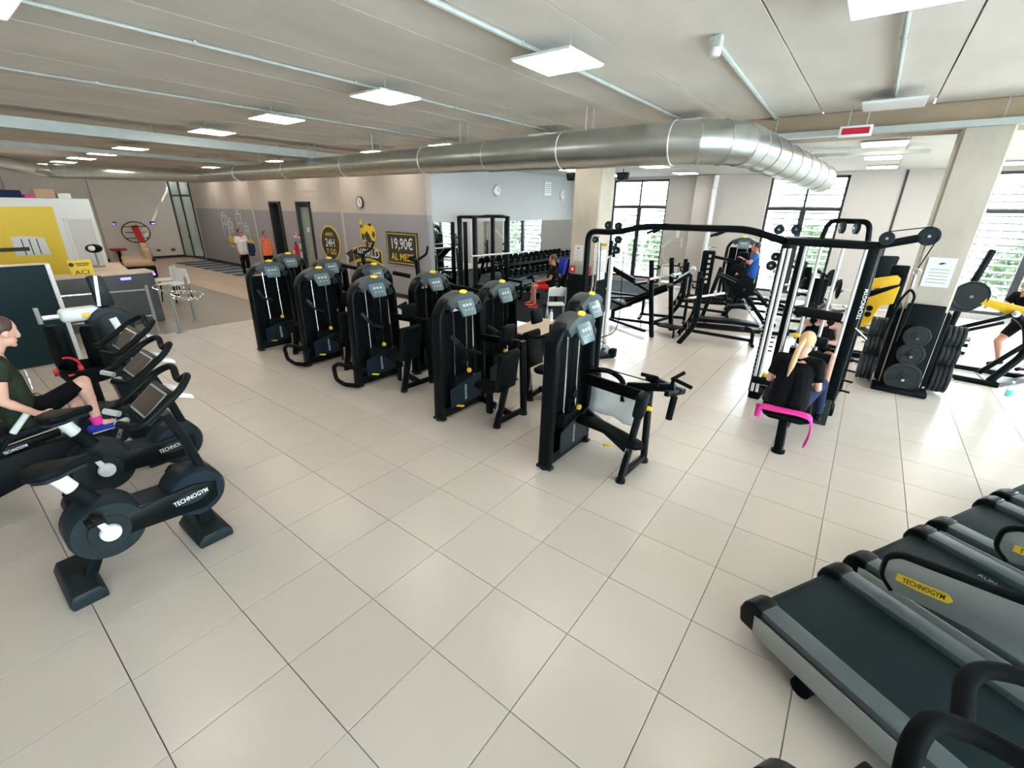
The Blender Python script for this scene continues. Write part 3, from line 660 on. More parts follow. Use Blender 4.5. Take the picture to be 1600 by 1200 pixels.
for s in(-1,1): B().lathe([(0,-.02),(.04,-.02),(.045,.015),(0,.02)],16,(0,s*.10,-.04),(0,1,0)).o('ear_cup','red',t)

# ---- treadmills
def treadmill(label,c,rail,ro=0):
    t=thing('treadmill',label,'treadmill',(c[0],c[1],0),R(-119.27),None)
    B().prism([(.03,.12),(.0,.20),(.05,.265),(2.05,.265),(2.1,.1),(1.9,.07),(.2,.07)],-.40,.40,'x',b=.01).o('deck_frame','blackm',t)
    B().prism([(.05,.262),(.02,.245),(.02,.21),(.06,.20),(1.72,.20),(1.72,.272),(.09,.272)],-.30,.30,'x',b=.004).o('running_belt','belt',t)
    for s in(-1,1):
        B().prism([(.06,.255),(1.75,.255),(1.75,.315),(.10,.315),(.06,.30)],s*.365-.065,s*.365+.065,'x',b=.012).o('foot_rail','rail',t)
        B().prism([(.0,.13),(-.02,.22),(.0,.29),(.05,.325),(.12,.325),(.12,.13)],s*.365-.075,s*.365+.08,'x',b=.02,seg=3).o('end_cap','black',t)
        B().prism([(.10,.13),(.085,.26),(1.75,.275),(1.75,.12)],s*.44-.008,s*.44+.008,'x',b=.004).o('side_panel','tside',t)
        B().cyl((s*.36,.42,.055),(s*.43,.42,.055),.055,n=16).o('levelling_foot','rubber',t)
        B().prism([(1.75,.2),(2.05,.2),(1.95,1.3),(1.8,1.3)],s*.42-.03,s*.42+.03,'x',b=.012).o('upright','blackm',t)
    for s in(-1,1): B().tube([(s*.30,1.95,.06),(s*.42,1.95,.06)],.06,12).o('front_foot','rubber',t)
    B().prism([(1.70,.27),(1.75,.40),(2.0,.46),(2.12,.38),(2.12,.12),(1.70,.12)],-.42,.42,'x',b=.03).o('motor_hood','shell',t)
    B().prism([(1.72,1.25),(1.98,1.25),(2.02,1.62),(1.92,1.64)],-.42,.42,'x',b=.03).o('console','shell',t)
    B().prism([(1.735,1.32),(1.745,1.31),(1.905,1.58),(1.895,1.585)],-.26,.26,'x').o('screen','screen',t)
    if rail:
        s=-1
        B().prism([(.33+ro,.36),(.27+ro,.42),(.26+ro,.54),(.32+ro,.60),(.8+ro,.725),(1.3,.88),(1.85,1.14),(1.85,.80),(1.3,.60),(.9,.47)],s*.43-.022,s*.43+.022,'x',b=.008).o('handrail_panel','tside',t)
        B().tube(fil([(s*.43,.34+ro,.36),(s*.43,.262+ro,.42),(s*.43,.26+ro,.56),(s*.43,.32+ro,.615),(s*.43,.8+ro,.742),(s*.43,1.3,.91),(s*.43,1.85,1.18)],.06),.026,10).o('handrail','blackm',t)
        b=B().prism([(-.13,-.02),(-.12,.028),(.12,.028),(.14,-.005),(.12,-.028),(-.02,-.03)],0,.004,'z'); X=Matrix.Translation((s*.43+.023,.46+ro,.50))@Matrix(((0,0,1),(1,0,0),(0,1,0))).to_4x4()@Matrix.Rotation(R(14),4,'Z'); q=B(); q.add([X@Vector(p) for p in b.v],b.f); q.o('logo_plate','yellowp',t)
        text(BR,.045,'ink',t,(s*.43+.029,.465+ro,.502),(0,1,.25),(0,-.25,1),sx=.72,shear=.2)
    if ro==.16: text('RUN',.05,'tside',t,(-.22,.50,.2735),(0,1,0),(-1,0,0),sx=.9)
    return t
treadmill('nearest black treadmill with a silver side panel at bottom right',(2.27,2.85),True)
treadmill('second treadmill from the camera with grey ribbed rails',(2.76,3.74),True,.16)
treadmill('third treadmill in the row at the right edge',(3.25,4.61),True,.2)
treadmill('farthest treadmill, only its rear end showing at the right edge',(3.73,5.48),False)
# pedestal beside nearest treadmill and cross trainer next to the camera
t=thing('cross_trainer','black cross trainer whose curved handlebars fill the bottom right corner','cross trainer',(2.9,1.3,0),R(-119.27))
def w2l(*p):
    return Matrix.Rotation(R(119.27),3,'Z')@(V(*p)-V(2.9,1.3,0))
B().prism([(-.6,.02),(1.2,.02),(1.2,.12),(.9,.3),(.3,.3),(-.5,.14)],-.10,.10,'x',b=.02).o('base_frame','blackm',t)
B().prism([(.35,.25),(.75,.25),(.68,1.3),(.5,1.3)],-.10,.10,'x',b=.03).o('mast','black',t)
B().box((0,.55,1.42),(.36,.10,.28),r=(R(-25),0,0),b=.03).o('console','shell',t)
B().tube(fil([w2l(2.56,1.02,1.0),w2l(2.56,1.20,1.2),w2l(2.60,1.30,1.22),w2l(2.70,1.345,1.2),w2l(2.82,1.33,1.2),w2l(3.0,1.3,1.15)],.06,5),.029,12).o('left_handlebar','rubber',t)
B().tube(fil([w2l(2.675,1.33,1.19),w2l(2.70,1.53,1.2),w2l(2.75,1.62,1.2),w2l(2.86,1.67,1.2),w2l(3.05,1.66,1.15)],.06,5),.027,12).o('right_handlebar','rubber',t)
for s in(-1,1): B().tube(fil([(s*.2,-.35,.35),(s*.2,.4,.30),(s*.2,.9,.4)],.1),.03,8).box((s*.2,-.25,.39),(.16,.40,.04),b=.015).o('pedal_arm','blackm',t)
B().lathe([(0,-.07),(.17,-.07),(.2,-.04),(.2,.04),(.17,.07),(0,.07)],28,tuple(w2l(2.46,1.36,.37)),(1,0,0)).bar(w2l(2.44,1.38,.3),w2l(2.7,1.2,.1),.08,.12,b=.02).o('rear_cover','black',t)

# ================================================================== SELECTION MACHINES
def tower(t,cover=True):
    pts=fil([(0,-.39,.015),(0,-.36,1.36),(0,-.24,1.50),(0,.24,1.50),(0,.36,1.36),(0,.39,.015)],.13,5)
    B().sweep(pts,rrect(.16,.068,.030,4),(1,0,0)).o('tower_frame','black',t)
    for s in(-1,1): B().prism(circ(.055,18,(0,s*.39),.055),0,.03,'z').box((0,s*.39,.02),(.19,.085,.035),b=.016).o('foot_cap','shell',t)
    arc=[(.33*math.cos(R(a)),1.34+.245*math.sin(R(a))) for a in range(34,147,8)]
    inn=[(.25*math.cos(R(a)),1.32+.12*math.sin(R(a))) for a in range(146,33,-8)]
    B().prism(arc+inn,-.092,.118,'x',b=.014).o('top_shroud','shroud',t)
    DM=Matrix.Translation((.135,0,1.43))@Matrix.Rotation(R(-28),4,'Y')
    B().prism([(-.12,.12),(.12,.12),(.135,0),(.11,-.13),(-.11,-.13),(-.135,0)],-.02,.018,'x',b=.012,M=DM).o('display','panel',t)
    sc=B()
    for k in range(3): sc.box((.019,-.055+.055*k,0),(.003,.035,.03),M=None).box((.019,-.055+.055*k,-.06),(.003,.02,.012))
    sc.v=[tuple(DM@Vector(p)) for p in sc.v]
    sc.o('display_keys','silver',t)
    B().prism(circ(.06,20,(0,0),.034),-.004,.012,'x',b=.003,M=Matrix.Translation((.088,0,1.588))@Matrix.Rotation(R(-65),4,'Y')).o('emblem','yellowp',t)
    B().lathe([(0,0),(.05,0),(.055,.02),(.05,.04),(0,.045)],20,(.09,.235,1.36),(1,0,0)).o('pulley_cover','shell',t)
    B().box((-.055,0,.72),(.012,.62,1.22),b=.004,seg=1).o('rear_panel','rubber',t)
    for y in(-.135,.10): B().cyl((.035,y,.12),(.035,y,1.40),.011,n=8).o('guide_rod','chrome',t)
    B().cyl((.035,-.02,.5),(.035,-.02,1.40),.006,n=6).o('cable','rubber',t)
    ws=B()
    for k in range(12): ws.box((.03,-.017,.155+.034*k),(.11,.34,.030),b=.003,seg=1)
    ws.o('weight_stack','blackm',t)
    B().lathe([(0,-.025),(.05,-.025),(.055,0),(.05,.025),(0,.025)],20,(.045,.03,.72),(1,0,0)).o('pulley','blackm',t)
    if cover:
        B().prism([(-.29,.15),(.29,.15),(.29,.50),(-.02,.47),(-.29,.40)],.10,.112,'x',b=.003,seg=1).o('front_shield','shield',t)
        text('SELECTION',.045,'whitep',t,(.114,-.02,.30),(0,0,1),(0,-1,0),sx=.9)
        B().lathe([(0,0),(.03,0),(.028,.03),(0,.034)],16,(.100,.05,.58),(1,0,0)).o('yellow_pin_knob','yellowp',t)
    B().box((0,0,.085),(.09,.72,.13),b=.015).o('base_beam','black',t)
def seatframe(t,s=1,fx=.73,f0=-.13,f1=.39,h0=.85,h1=.90):
    B().prism(circ(.05,14,(s*fx,f0)),0,.03,'z').prism(circ(.05,14,(s*(fx+.03),f1)),0,.03,'z').o('foot_cap','shell',t)
    B().sweep([(s*fx,f0,.02),(s*(fx+.10),f0+.04,h0)],rrect(.10,.06,.025),(0,1,0)).o('seat_post','black',t)
    B().sweep([(s*(fx+.03),f1,.02),(s*fx,f1-.02,h1)],rrect(.10,.06,.025),(0,1,0)).o('rear_post','black',t)
    B().bar((s*fx,f0,.07),(s*(fx+.03),f1,.07),.05,.07,b=.01).o('cross_foot','black',t)
    text(BR,.05,'whitep',t,(s*fx+.03,f0-.031,.28),(0.12,0,1),(-1,0,.12),sx=.8)
def m_row(x,y,label):
    t=thing('weight_machine',label,'weight machine',(x,y,0)); tower(t); seatframe(t)
    B().bar((.05,.33,.42),(.78,-.10,.36),.07,.10,b=.015).o('seat_arm','black',t)
    B().prism([(.10,.10),(.30,.16),(.62,.05),(.86,-.04),(.92,-.12),(.86,-.19),(.72,-.20),(.45,-.06),(.12,-.02)],.42,.48,'z',b=.022,seg=3).o('seat','pad',t)
    B().box((.83,-.10,.86),(.10,.17,.24),r=(0,R(6),R(8)),b=.03,seg=3).o('chest_pad','pad',t)
    B().bar((.02,.34,.80),(.82,.10,.86),.06,.12,b=.015).o('main_arm','black',t)
    B().tube(fil([(.05,.36,.90),(.30,.30,.97),(.50,.25,.92),(.52,.22,.70)],.10),.028,10).o('curved_arm','black',t)
    B().bar((.55,.22,.88),(1.02,.22,.98),.05,.08,b=.012).bar((.98,.10,.95),(1.04,.45,.88),.05,.06,b=.012).o('lever_yoke','black',t)
    B().bar((.72,.24,1.02),(1.05,.34,.92),.06,.05,b=.01).o('upper_lever','black',t)
    B().tube(fil([(.86,.16,.98),(.87,.16,1.06),(.70,.16,1.06)],.03),.018,10).o('handle','rubber',t)
    B().tube(fil([(.98,.22,.98),(1.0,.2,1.07),(1.18,.16,1.04)],.03),.018,10).tube([(.98,.2,1.06),(1.06,.30,1.12)],.018,10).o('handle','rubber',t)
    B().cyl((1.01,.20,.66),(1.03,.20,.90),.032,n=14).o('roller_grip','rubber',t)
    B().tube([(.10,.2,1.0),(.35,.18,1.02),(.80,.25,.97)],.006,6).o('pull_cable','rubber',t)
    B().box((.32,.18,1.0),(.14,.06,.03),b=.01).o('grip_rest','blackm',t)
    B().lathe([(0,0),(.09,0),(.1,.02),(.09,.04),(0,.045)],22,(.10,.41,.78),(1,.2,0)).o('side_pulley','blackm',t)
    B().lathe([(0,0),(.025,0),(.02,.04),(0,.045)],14,(.86,.0,.80),(1,0,0)).o('yellow_knob','yellowp',t)
    B().box((.45,.12,.20),(.10,.05,.012),r=(0,0,R(30)),b=.004).o('yellow_pedal','yellowp',t)
    return t
def m_press(x,y,label,side=1,pad=True,lev=False,loop=False):
    t=thing('weight_machine',label,'weight machine',(x,y,0)); tower(t); s=side
    seatframe(t,s,.70,-.10,.42,.55,1.0)
    B().bar((s*.05,.30,.11),(s*.72,.15,.09),.06,.08,b=.012).o('floor_beam','black',t)
    B().prism([(s*.34,-.12),(s*.58,-.16),(s*.66,-.10),(s*.66,.10),(s*.58,.16),(s*.34,.12),(s*.28,0)],.44,.50,'z',b=.022,seg=3).o('seat','pad',t)
    B().bar((s*.50,0,.10),(s*.50,0,.45),.06,.08,b=.012).o('seat_column','black',t)
    if pad:
        B().box((s*.76,.02,.73),(.08,.36,.50),r=(0,R(8*s),0),b=.032,seg=3).o('backrest','pad',t)
        B().box((s*.74,.05,1.18),(.07,.22,.20),r=(0,R(8*s),0),b=.028,seg=3).o('head_pad','pad',t)
    B().bar((s*.04,.34,.95),(s*.70,.34,.98),.06,.09,b=.012).o('main_arm','black',t)
    for q in(-1,1):
        B().tube(fil([(s*.62,.30*q,1.0),(s*.42,.36*q,1.02),(s*.30,.34*q,1.08)],.05),.020,8).o('press_arm','black',t)
        B().tube([(s*.34,.345*q,1.06),(s*.20,.33*q,1.12)],.024,10).o('hand_grip','shell',t)
    B().box((s*.18,-.2,.18),(.10,.05,.012),r=(0,0,R(30)),b=.004).o('yellow_pedal','yellowp',t)
    if lev:
        B().bar((s*.45,.2,.95),(s*.50,.2,1.72),.05,.08,b=.012,up=(1,0,0)).o('lever_arm','black',t)
        B().tube(fil([(s*.50,.2,1.68),(s*.50+.10,-.05,1.76),(s*.50+.42,-.2,1.82)],.06),.02,8).tube(fil([(s*.50,.2,1.70),(s*.5+.08,.35,1.80),(s*.5-.05,.5,1.9)],.06),.02,8).o('overhead_handle','rubber',t)
        B().tube([(s*.5-.08,.1,1.45),(s*.5-.32,-.05,1.5)],.035,10).o('roller_pad','pad',t)
    if loop:
        B().tube(fil([(.28,-.44,.33),(-.14,-.60,.38),(-.22,-.63,.32),(-.22,-.61,.12),(-.10,-.56,.05),(.10,-.46,.05),(0,-.36,.09)],.045),.031,10).o('foot_loop','black',t)
        B().tube([(.25,-.455,.333),(-.02,-.555,.363)],.033,10).o('loop_grip','rubber',t); B().tube([(-.08,-.55,.05),(.10,-.46,.05)],.033,10).o('loop_grip','rubber',t)
    return t
m_row(0.0,3.74,'seated row machine nearest the camera with handles and a chest pad')
m_press(-1.68,3.85,'weight machine with square black backrest, second in the front row from the right')
m_press(-3.46,3.88,'weight machine with low foot loop, third in the front row from the right',loop=True)
m_press(-4.93,3.90,'weight machine with foot loop, second in the front row from the left',loop=True)
m_press(-6.38,3.80,'weight machine with an open tower frame at the left end of the front row',pad=False)
m_press(-.45,4.80,'weight machine in the back row beside the cable station',side=-1)
m_press(-1.84,4.80,'back row weight machine in front of the black rubber flooring',side=-1)
m_press(-3.22,4.80,'back row weight machine with raised handles in front of the price sign',side=-1,lev=True,pad=False)
m_press(-4.70,4.80,'back row weight machine with a raised lever under the round 24H sign',side=-1,lev=True,pad=False)
m_press(-6.10,4.80,'back row weight machine second from the left, without raised handles',side=-1,pad=False)
m_press(-7.45,4.70,'back row weight machine farthest left, only its rounded top showing',side=-1,pad=False)
# wide bars of the hidden glute machine
t=thing('pulldown_frame','low black bar frame between the two rows of machines','exercise frame',(-3.0,5.4,0))
B().tube(fil([(-.9,0,0),(-.9,0,1.32),(.25,.1,1.24),(.25,.1,0)],.12),.032,10).o('hoop_frame','black',t); B().tube([(-.85,.02,1.18),(.20,.1,1.10)],.055,12).o('roller_pad','pad',t); B().bar((-.9,0,.03),(-.9,.6,.03),.06,.05).bar((.25,.1,.03),(.25,.7,.03),.06,.05).o('floor_runner','black',t)
# plastic wrap on the row machine arm
t=B()
n=9; vs=[];fs=[]
for i in range(n):
    for j in range(7):
        u,v=i/(n-1),j/6; vs.append((.12+.60*u,4.02-.12*u+.02*math.sin(9*u+4*v),.80-.32*v+.06*u-.05*v*u+.012*math.sin(13*u+7*v)))
for i in range(n-1):
    for j in range(6): fs.append((i*7+j,(i+1)*7+j,(i+1)*7+j+1,i*7+j+1))
t.add(vs,fs); o=t.o('plastic_sheet','plastic'); so=o.modifiers.new('s','SOLIDIFY'); so.thickness=.003
tag(o,'crumpled clear plastic sheet hanging from the arm of the nearest row machine','plastic sheet')
# low wooden topped plyo table between rows
t=thing('step_platform','low step platform with a pale beige top behind the back row','step platform',(-2.42,6.75,0),R(8))
B().box((0,0,.46),(.62,1.25,.035),b=.008).o('top_board','wood',t)
B().box((0,0,.41),(.5,1.05,.05),b=.01).box((-.2,0,.2),(.05,.9,.40)).box((.2,0,.2),(.05,.9,.40)).o('support_frame','blackm',t)
B()
# ================================================================== CABLE STATION
t=thing('cable_station','large black multi-station cable crossover frame with a long pull-up bar','cable machine',(0,0,0))
pr=rrect(.095,.095,.034,4)
bar=fil([(-1.78,7.25,.04),(-1.78,7.25,2.18),(-1.25,7.20,2.18),(-.72,7.15,2.295),(.78,7.08,2.305),(1.24,7.05,2.18)],.16,6)
B().sweep(bar,pr,(0,1,0)).o('crossover_bar','black',t)
for x in(-.45,.5):
    B().tube(fil([(x-.18,7.0,2.20),(x,7.08,2.28),(x,7.16,2.28),(x-.18,7.28,2.20)],.03),.018,8).o('pull_up_grip','rubber',t)
    B().box((x+.05,7.1,2.335),(.09,.10,.025),b=.006).o('bar_bracket','blackm',t)
B().prism([(-1.60,6.92),(-1.28,6.95),(-1.08,7.20),(-1.12,7.32),(-1.40,7.68),(-1.9,7.5),(-1.9,7.05)],0,.085,'z',b=.02).o('left_base','black',t)
B().box((-1.11,7.25,.09),(.11,.16,.16),b=.02).box((-1.42,6.97,.07),(.2,.1,.13),b=.02).o('base_foot','rubber',t)
B().cyl((-1.40,7.5,.08),(-1.42,7.5,1.86),.042,n=14).o('chrome_rod','lite',t)
B().cyl((-1.62,7.35,.08),(-1.62,7.35,2.1),.012,n=8).cyl((-1.74,7.45,.08),(-1.74,7.45,2.1),.012,n=8).o('guide_rod','chrome',t)
ws=B(); 
for k in range(16): ws.box((-1.68,7.40,.14+.045*k),(.30,.16,.04),b=.004,seg=1)
ws.o('weight_stack','blackm',t)
B().box((-1.80,7.55,.62),(.3,.02,1.1),b=.005).o('stack_guard','shell',t)
def pul(c,r,ax=(0,1,0)):
    B().lathe([(.02,-.02),(r*.9,-.022),(r,-.014),(r*.86,0),(r,.014),(r*.9,.022),(.02,.02)],22,c,ax).o('pulley','shell',t); B().lathe([(0,-.03),(.016,-.03),(.016,.03),(0,.03)],10,c,ax).o('pulley_bolt','chrome',t)
for c,r in (((-1.36,7.14,2.29),.065),((-1.18,7.14,2.285),.062),((-1.58,7.14,2.05),.055),((-1.16,7.14,2.07),.065),((-1.17,7.14,1.90),.06),((1.17,6.98,2.32),.062),((1.36,7.02,2.33),.062),((1.20,6.98,1.98),.055),((1.17,6.98,1.86),.062)): pul(c,r)
pul((2.30,6.83,2.27),.075); pul((1.83,7.35,2.36),.075,(.8,.3,0)); pul((1.98,7.3,2.36),.075,(.8,.3,0)); pul((1.72,7.35,1.30),.075); pul((1.78,7.2,.95),.085)
B().box((-1.29,7.16,1.93),(.05,.07,.24),b=.01).box((-1.40,7.5,1.80),(.07,.07,.10),b=.01).o('pulley_carriage','blackm',t)
B().box((-1.38,7.10,1.98),(.11,.04,.035),b=.01).o('yellow_knob','yellow',t)
B().tube(fil([(-1.50,7.2,2.0),(-1.46,7.2,1.0),(-1.40,7.2,.30),(-1.25,7.2,.25)],.1),.008,6).tube(fil([(-1.05,7.15,1.9),(-1.0,7.15,.8),(-1.05,7.15,.5),(-1.45,7.15,.30)],.2,6),.008,6).o('cable','rubber',t)
# right tower
def post(a,b,nm='tower_post'): B().bar(a,b,.12,.09,b=.03,up=(0,1,0)).o(nm,'black',t)
post((1.30,6.92,.05),(1.30,6.96,2.15)); post((2.22,6.88,.05),(2.22,6.90,2.16)); post((1.42,7.77,.05),(1.42,7.77,2.15)); post((2.28,7.77,.05),(2.25,7.77,2.15))
B().sweep(fil([(1.24,7.05,2.18),(1.42,7.77,2.17),(1.80,7.6,2.16),(2.22,6.92,2.18)],.06),pr,(0,0,1)).o('tower_top_beam','black',t)
B().sweep([(1.30,6.98,2.18),(2.22,6.90,2.18)],pr,(0,0,1)).o('tower_top_beam','black',t)
B().sweep([(2.22,6.90,2.18),(2.60,6.88,2.29)],circ(.045,12),(0,1,0)).o('cable_arm','black',t)
pul((2.66,6.86,2.31),.10); pul((2.66,6.90,2.31),.085)
B().tube([(2.30,6.83,2.345),(2.66,6.83,2.41)],.006,6).tube([(2.74,6.83,2.31),(2.66,6.9,1.95)],.006,6).o('cable','rubber',t)
B().tube(fil([(1.62,7.5,2.16),(1.66,7.5,2.44),(2.10,7.3,2.44),(2.14,7.3,2.16)],.10,6),.032,10).o('top_hoop','black',t)
for a,b in (((1.30,6.80,.12),(1.30,6.84,2.10)),((1.36,6.80,.12),(1.36,6.84,2.10)),((1.46,7.62,.12),(1.46,7.62,2.10)),((1.66,7.30,.10),(1.66,7.30,2.12)),((1.90,7.30,.10),(1.90,7.30,2.12)),((2.14,7.62,.1),(2.14,7.62,2.1))):
    B().cyl(a,b,.021,n=10).o('guide_rod','lite',t)
sc=B()
for k in range(22): sc.box((1.245,6.875,.35+.06*k),(.03,.004,.012))
sc.o('height_scale','whitep',t)
ws=B()
for k in range(14): ws.box((1.78,7.30,.13+.045*k),(.36,.16,.04),b=.004,seg=1)
ws.o('weight_stack','blackm',t)
for x in(1.34,2.22):
    B().box((x,6.95,.05),(.16,.30,.10),b=.02).o('base_foot','rubber',t)
B().bar((1.30,6.95,.07),(1.42,7.77,.07),.08,.08,b=.01).bar((2.22,6.92,.07),(2.28,7.77,.07),.08,.08,b=.01).bar((1.30,7.2,.07),(2.24,7.2,.07),.08,.08,b=.01).o('floor_frame','black',t)
B().box((1.42,6.85,.30),(.30,.18,.10),b=.02).o('low_carriage','blackm',t); B().lathe([(0,0),(.05,0),(.055,.03),(.03,.05),(0,.05)],16,(1.42,6.85,.36)).o('yellow_knob','yellow',t)
for k in range(4): B().bar((1.35,7.55,.55+.07*k),(1.20,7.50,.55+.07*k),.03,.02).o('storage_peg','blackm',t); B().bar((2.28,6.84,.38+.14*k),(2.40,6.80,.38+.14*k),.03,.02).o('storage_peg','blackm',t)
text(BR,.06,'whitep',t,(2.265,6.83,1.50),(0,.03,1),(-1,-.2,0),sx=1.0)
B().bar((2.26,6.83,1.20),(2.40,6.75,1.10),.02,.02).o('chrome_peg','chrome',t)
# thigh pads, foot plates, rowing bench
B().cyl((1.55,7.2,1.27),(2.10,7.2,1.24),.065,n=14).o('knee_pad','pad',t); B().box((1.85,7.02,.92),(.36,.10,.13),b=.03).o('row_handle_block','blackm',t); B().box((1.66,6.96,.98),(.10,.05,.05),b=.01).o('yellow_pin','yellow',t)
B().cyl((1.70,7.05,.72),(2.10,7.05,.70),.07,n=14).o('knee_pad','pad',t); B().box((1.88,7.03,.55),(.34,.12,.16),b=.03).o('knee_pad','pad',t)
B().bar((1.88,6.9,.25),(1.88,5.45,.30),.08,.10,b=.015).o('row_bench_rail','black',t)
B().prism(circ(.07,14,(1.88,5.30)),0,.03,'z').sweep([(1.88,5.30,.02),(1.85,5.46,.36)],rrect(.10,.08,.03),(1,0,0)).o('row_bench_leg','black',t)
B().prism([(1.62,5.42),(1.70,5.33),(2.02,5.33),(2.10,5.42),(2.06,6.05),(1.68,6.05)],.36,.42,'z',b=.025,seg=3).o('row_bench_seat','pad',t)
for x in(1.60,2.14): B().box((x,6.42,.18),(.22,.03,.34),r=(R(-35),0,0),b=.01).o('foot_plate','shell',t)
# rope on the arm
t=thing('triceps_strap','black looped strap handle hung from the cable arm by a chrome clip','strap handle',(2.66,6.9,1.95))
B().torus((0,0,-.03),.035,.008,(0,1,0),n=14).cyl((0,0,-.06),(0,0,-.20),.012,n=8).o('clip','chrome',t)
B().tube(fil([(-.11,.02,-.85),(-.06,0,-.35),(.0,0,-.22),(.06,0,-.30),(.02,-.02,-.85)],.06,5),.014,8).o('strap','rubber',t)

# ================================================================== BENCHES AND BARS
def barbell(label,a,b,r=.014,sleeve=.32,plates=0,group=None):
    a=V(*a);b=V(*b); t=thing('barbell',label,'barbell',tuple((a+b)/2),0,group); d=(b-a)/2; n=d.normalized()
    B().cyl(-d,d,r,n=10).o('bar','lite' if r>.02 else 'chrome',t)
    for s in(-1,1):
        B().cyl(d*s,d*s-n*s*sleeve,.025,n=12).cyl(d*s-n*s*sleeve,d*s-n*s*(sleeve+.03),.04,n=12).o('sleeve','silver',t)
        B().cyl(d*s,d*s+n*s*.012,.02,n=10).o('end_cap','red',t)
        for k in range(plates): B().lathe([(.03,-.02),(.20,-.02),(.22,-.01),(.22,.01),(.20,.02),(.03,.02)],28,d*s-n*s*(sleeve-.05-.05*k),n).o('plate','rubber',t)
    return t
def oly_bench(label,loc,rz,incl=False,bar_label=None,barz=1.18,plates=0,bl=1.9):
    t=thing('weight_bench',label,'bench',loc,rz)   # local +x = towards the feet end
    for s in(-1,1):
        B().sweep(fil([(-.16,s*.42,.0),(.10,s*.42,.42),(.08,s*.42,1.35)],.25,6) if not incl else [(-.10,s*.42,0),(.02,s*.42,.8),(.12,s*.42,1.58)],rrect(.06,.10,.02),(0,1,0)).o('upright','black',t)
        for z in((.86,1.14) if not incl else (1.15,1.42)): B().bar((.09,s*.42,z),(-.06,s*.42,z+.0),.05,.03,b=.008).bar((-.06,s*.42,z),(-.07,s*.42,z+.07),.05,.03,b=.006).o('bar_hook','blackm',t)
    B().bar((.0,-.42,.28),(.0,.42,.28),.05,.06,b=.01).o('cross_bar','black',t)
    if not incl:
        B().bar((.05,0,.33),(1.12,0,.33),.07,.08,b=.012).o('spine','black',t)
        B().sweep(fil([(1.05,0,.36),(1.22,0,.30),(1.24,0,.02)],.12,5),rrect(.07,.07,.02),(0,1,0)).bar((-.05,0,.2),(1.2,0,.10),.05,.06).o('foot_leg','black',t)
        B().bar((1.24,-.2,.03),(1.24,.2,.03),.06,.05,b=.012).o('floor_foot','blackm',t)
        B().prism([(.02,.42),(.42,.42),(.80,.42),(1.28,.40),(1.30,.45),(1.22,.47),(.80,.50),(.45,.49),(.05,.50)],-.15,.15,'y',b=.02,seg=3).o('bench_pad','pad',t)
    else:
        B().bar((-.10,0,.98),(1.2,0,.30),.07,.08,b=.012).o('spine','black',t)
        B().bar((.08,-.42,.10),(1.30,-.05,.10),.05,.06).bar((.08,.42,.10),(1.30,.05,.10),.05,.06).bar((1.2,0,.05),(1.2,0,.34),.07,.07).o('floor_frame','black',t)
        B().prism([(-.15,1.04),(.80,.56),(.84,.62),(-.11,1.10)],-.15,.15,'y',b=.02,seg=3).o('back_pad','pad',t)
        B().prism([(.80,.44),(1.18,.52),(1.17,.58),(.80,.50)],-.16,.16,'y',b=.02,seg=3).o('seat_pad','pad',t)
        B().box((-.28,0,.20),(.45,.34,.03),b=.01).bar((-.45,-.15,.0),(-.45,-.15,.2),.03,.03).bar((-.45,.15,.0),(-.45,.15,.2),.03,.03).o('spotter_step','blackm',t)
    if bar_label:
        z=barz; M=Matrix.Translation(loc)@Matrix.Rotation(rz,4,'Z')
        barbell(bar_label,tuple(M@V(-.01,-bl/2,z)),tuple(M@V(-.01,bl/2,z)),plates=plates)
    return t
oly_bench('flat press bench with a black padded top, nearest in the free weight area',(-.45,9.45,0),R(18),False)
barbell('chrome barbell racked on the nearest flat press bench',(-.42,8.98,.93),(-.02,10.12,.93),.022)
oly_bench('incline press bench with two tall uprights and a tilted spine',(-1.12,9.55,0),R(171),True,'barbell with red end caps racked on the incline bench uprights',1.23,0,1.3)
oly_bench('second flat bench behind, its pad showing between the uprights',(-1.5,11.9,0),R(20),False,'barbell resting low behind the nearest press bench',.93,0,1.6)
oly_bench('incline bench farther back beside the leftmost window',(-3.9,12.6,0),R(20),True,'barbell racked before the leftmost window',1.22,0,1.9)
oly_bench('low bench farthest back on the dark flooring',(-4.9,14.3,0),R(200),False)
oly_bench('flat press bench behind the tall cable tower',(-.35,12.8,0),R(10),False,'long barbell with plates behind the press benches',1.13,2,2.1)
# preacher bench with roll
t=thing('preacher_bench','curl bench with a teal grey roll pad on top of its sloping board','bench',(-.95,11.0,0),R(15))
B().prism([(-.75,.72),(-.08,1.22),(-.02,1.16),(-.70,.66)],-.27,.27,'y',b=.02,seg=3).o('arm_pad','pad',t)
B().cyl((-.02,-.28,1.24),(-.02,.28,1.24),.065,n=16).o('roll_pad','grey',t)
B().bar((-.05,0,.03),(-.05,0,1.15),.07,.07,b=.015).bar((-.05,0,.10),(-1.1,0,.10),.06,.06).bar((-1.05,0,.1),(-1.05,0,.48),.06,.06).o('frame','black',t)
B().box((-1.05,0,.52),(.34,.30,.06),b=.02).o('seat','pad',t)
B().bar((-.05,-.3,.03),(-.05,.3,.03),.06,.05).bar((-1.1,-.25,.03),(-1.1,.25,.03),.06,.05).o('floor_foot','blackm',t)
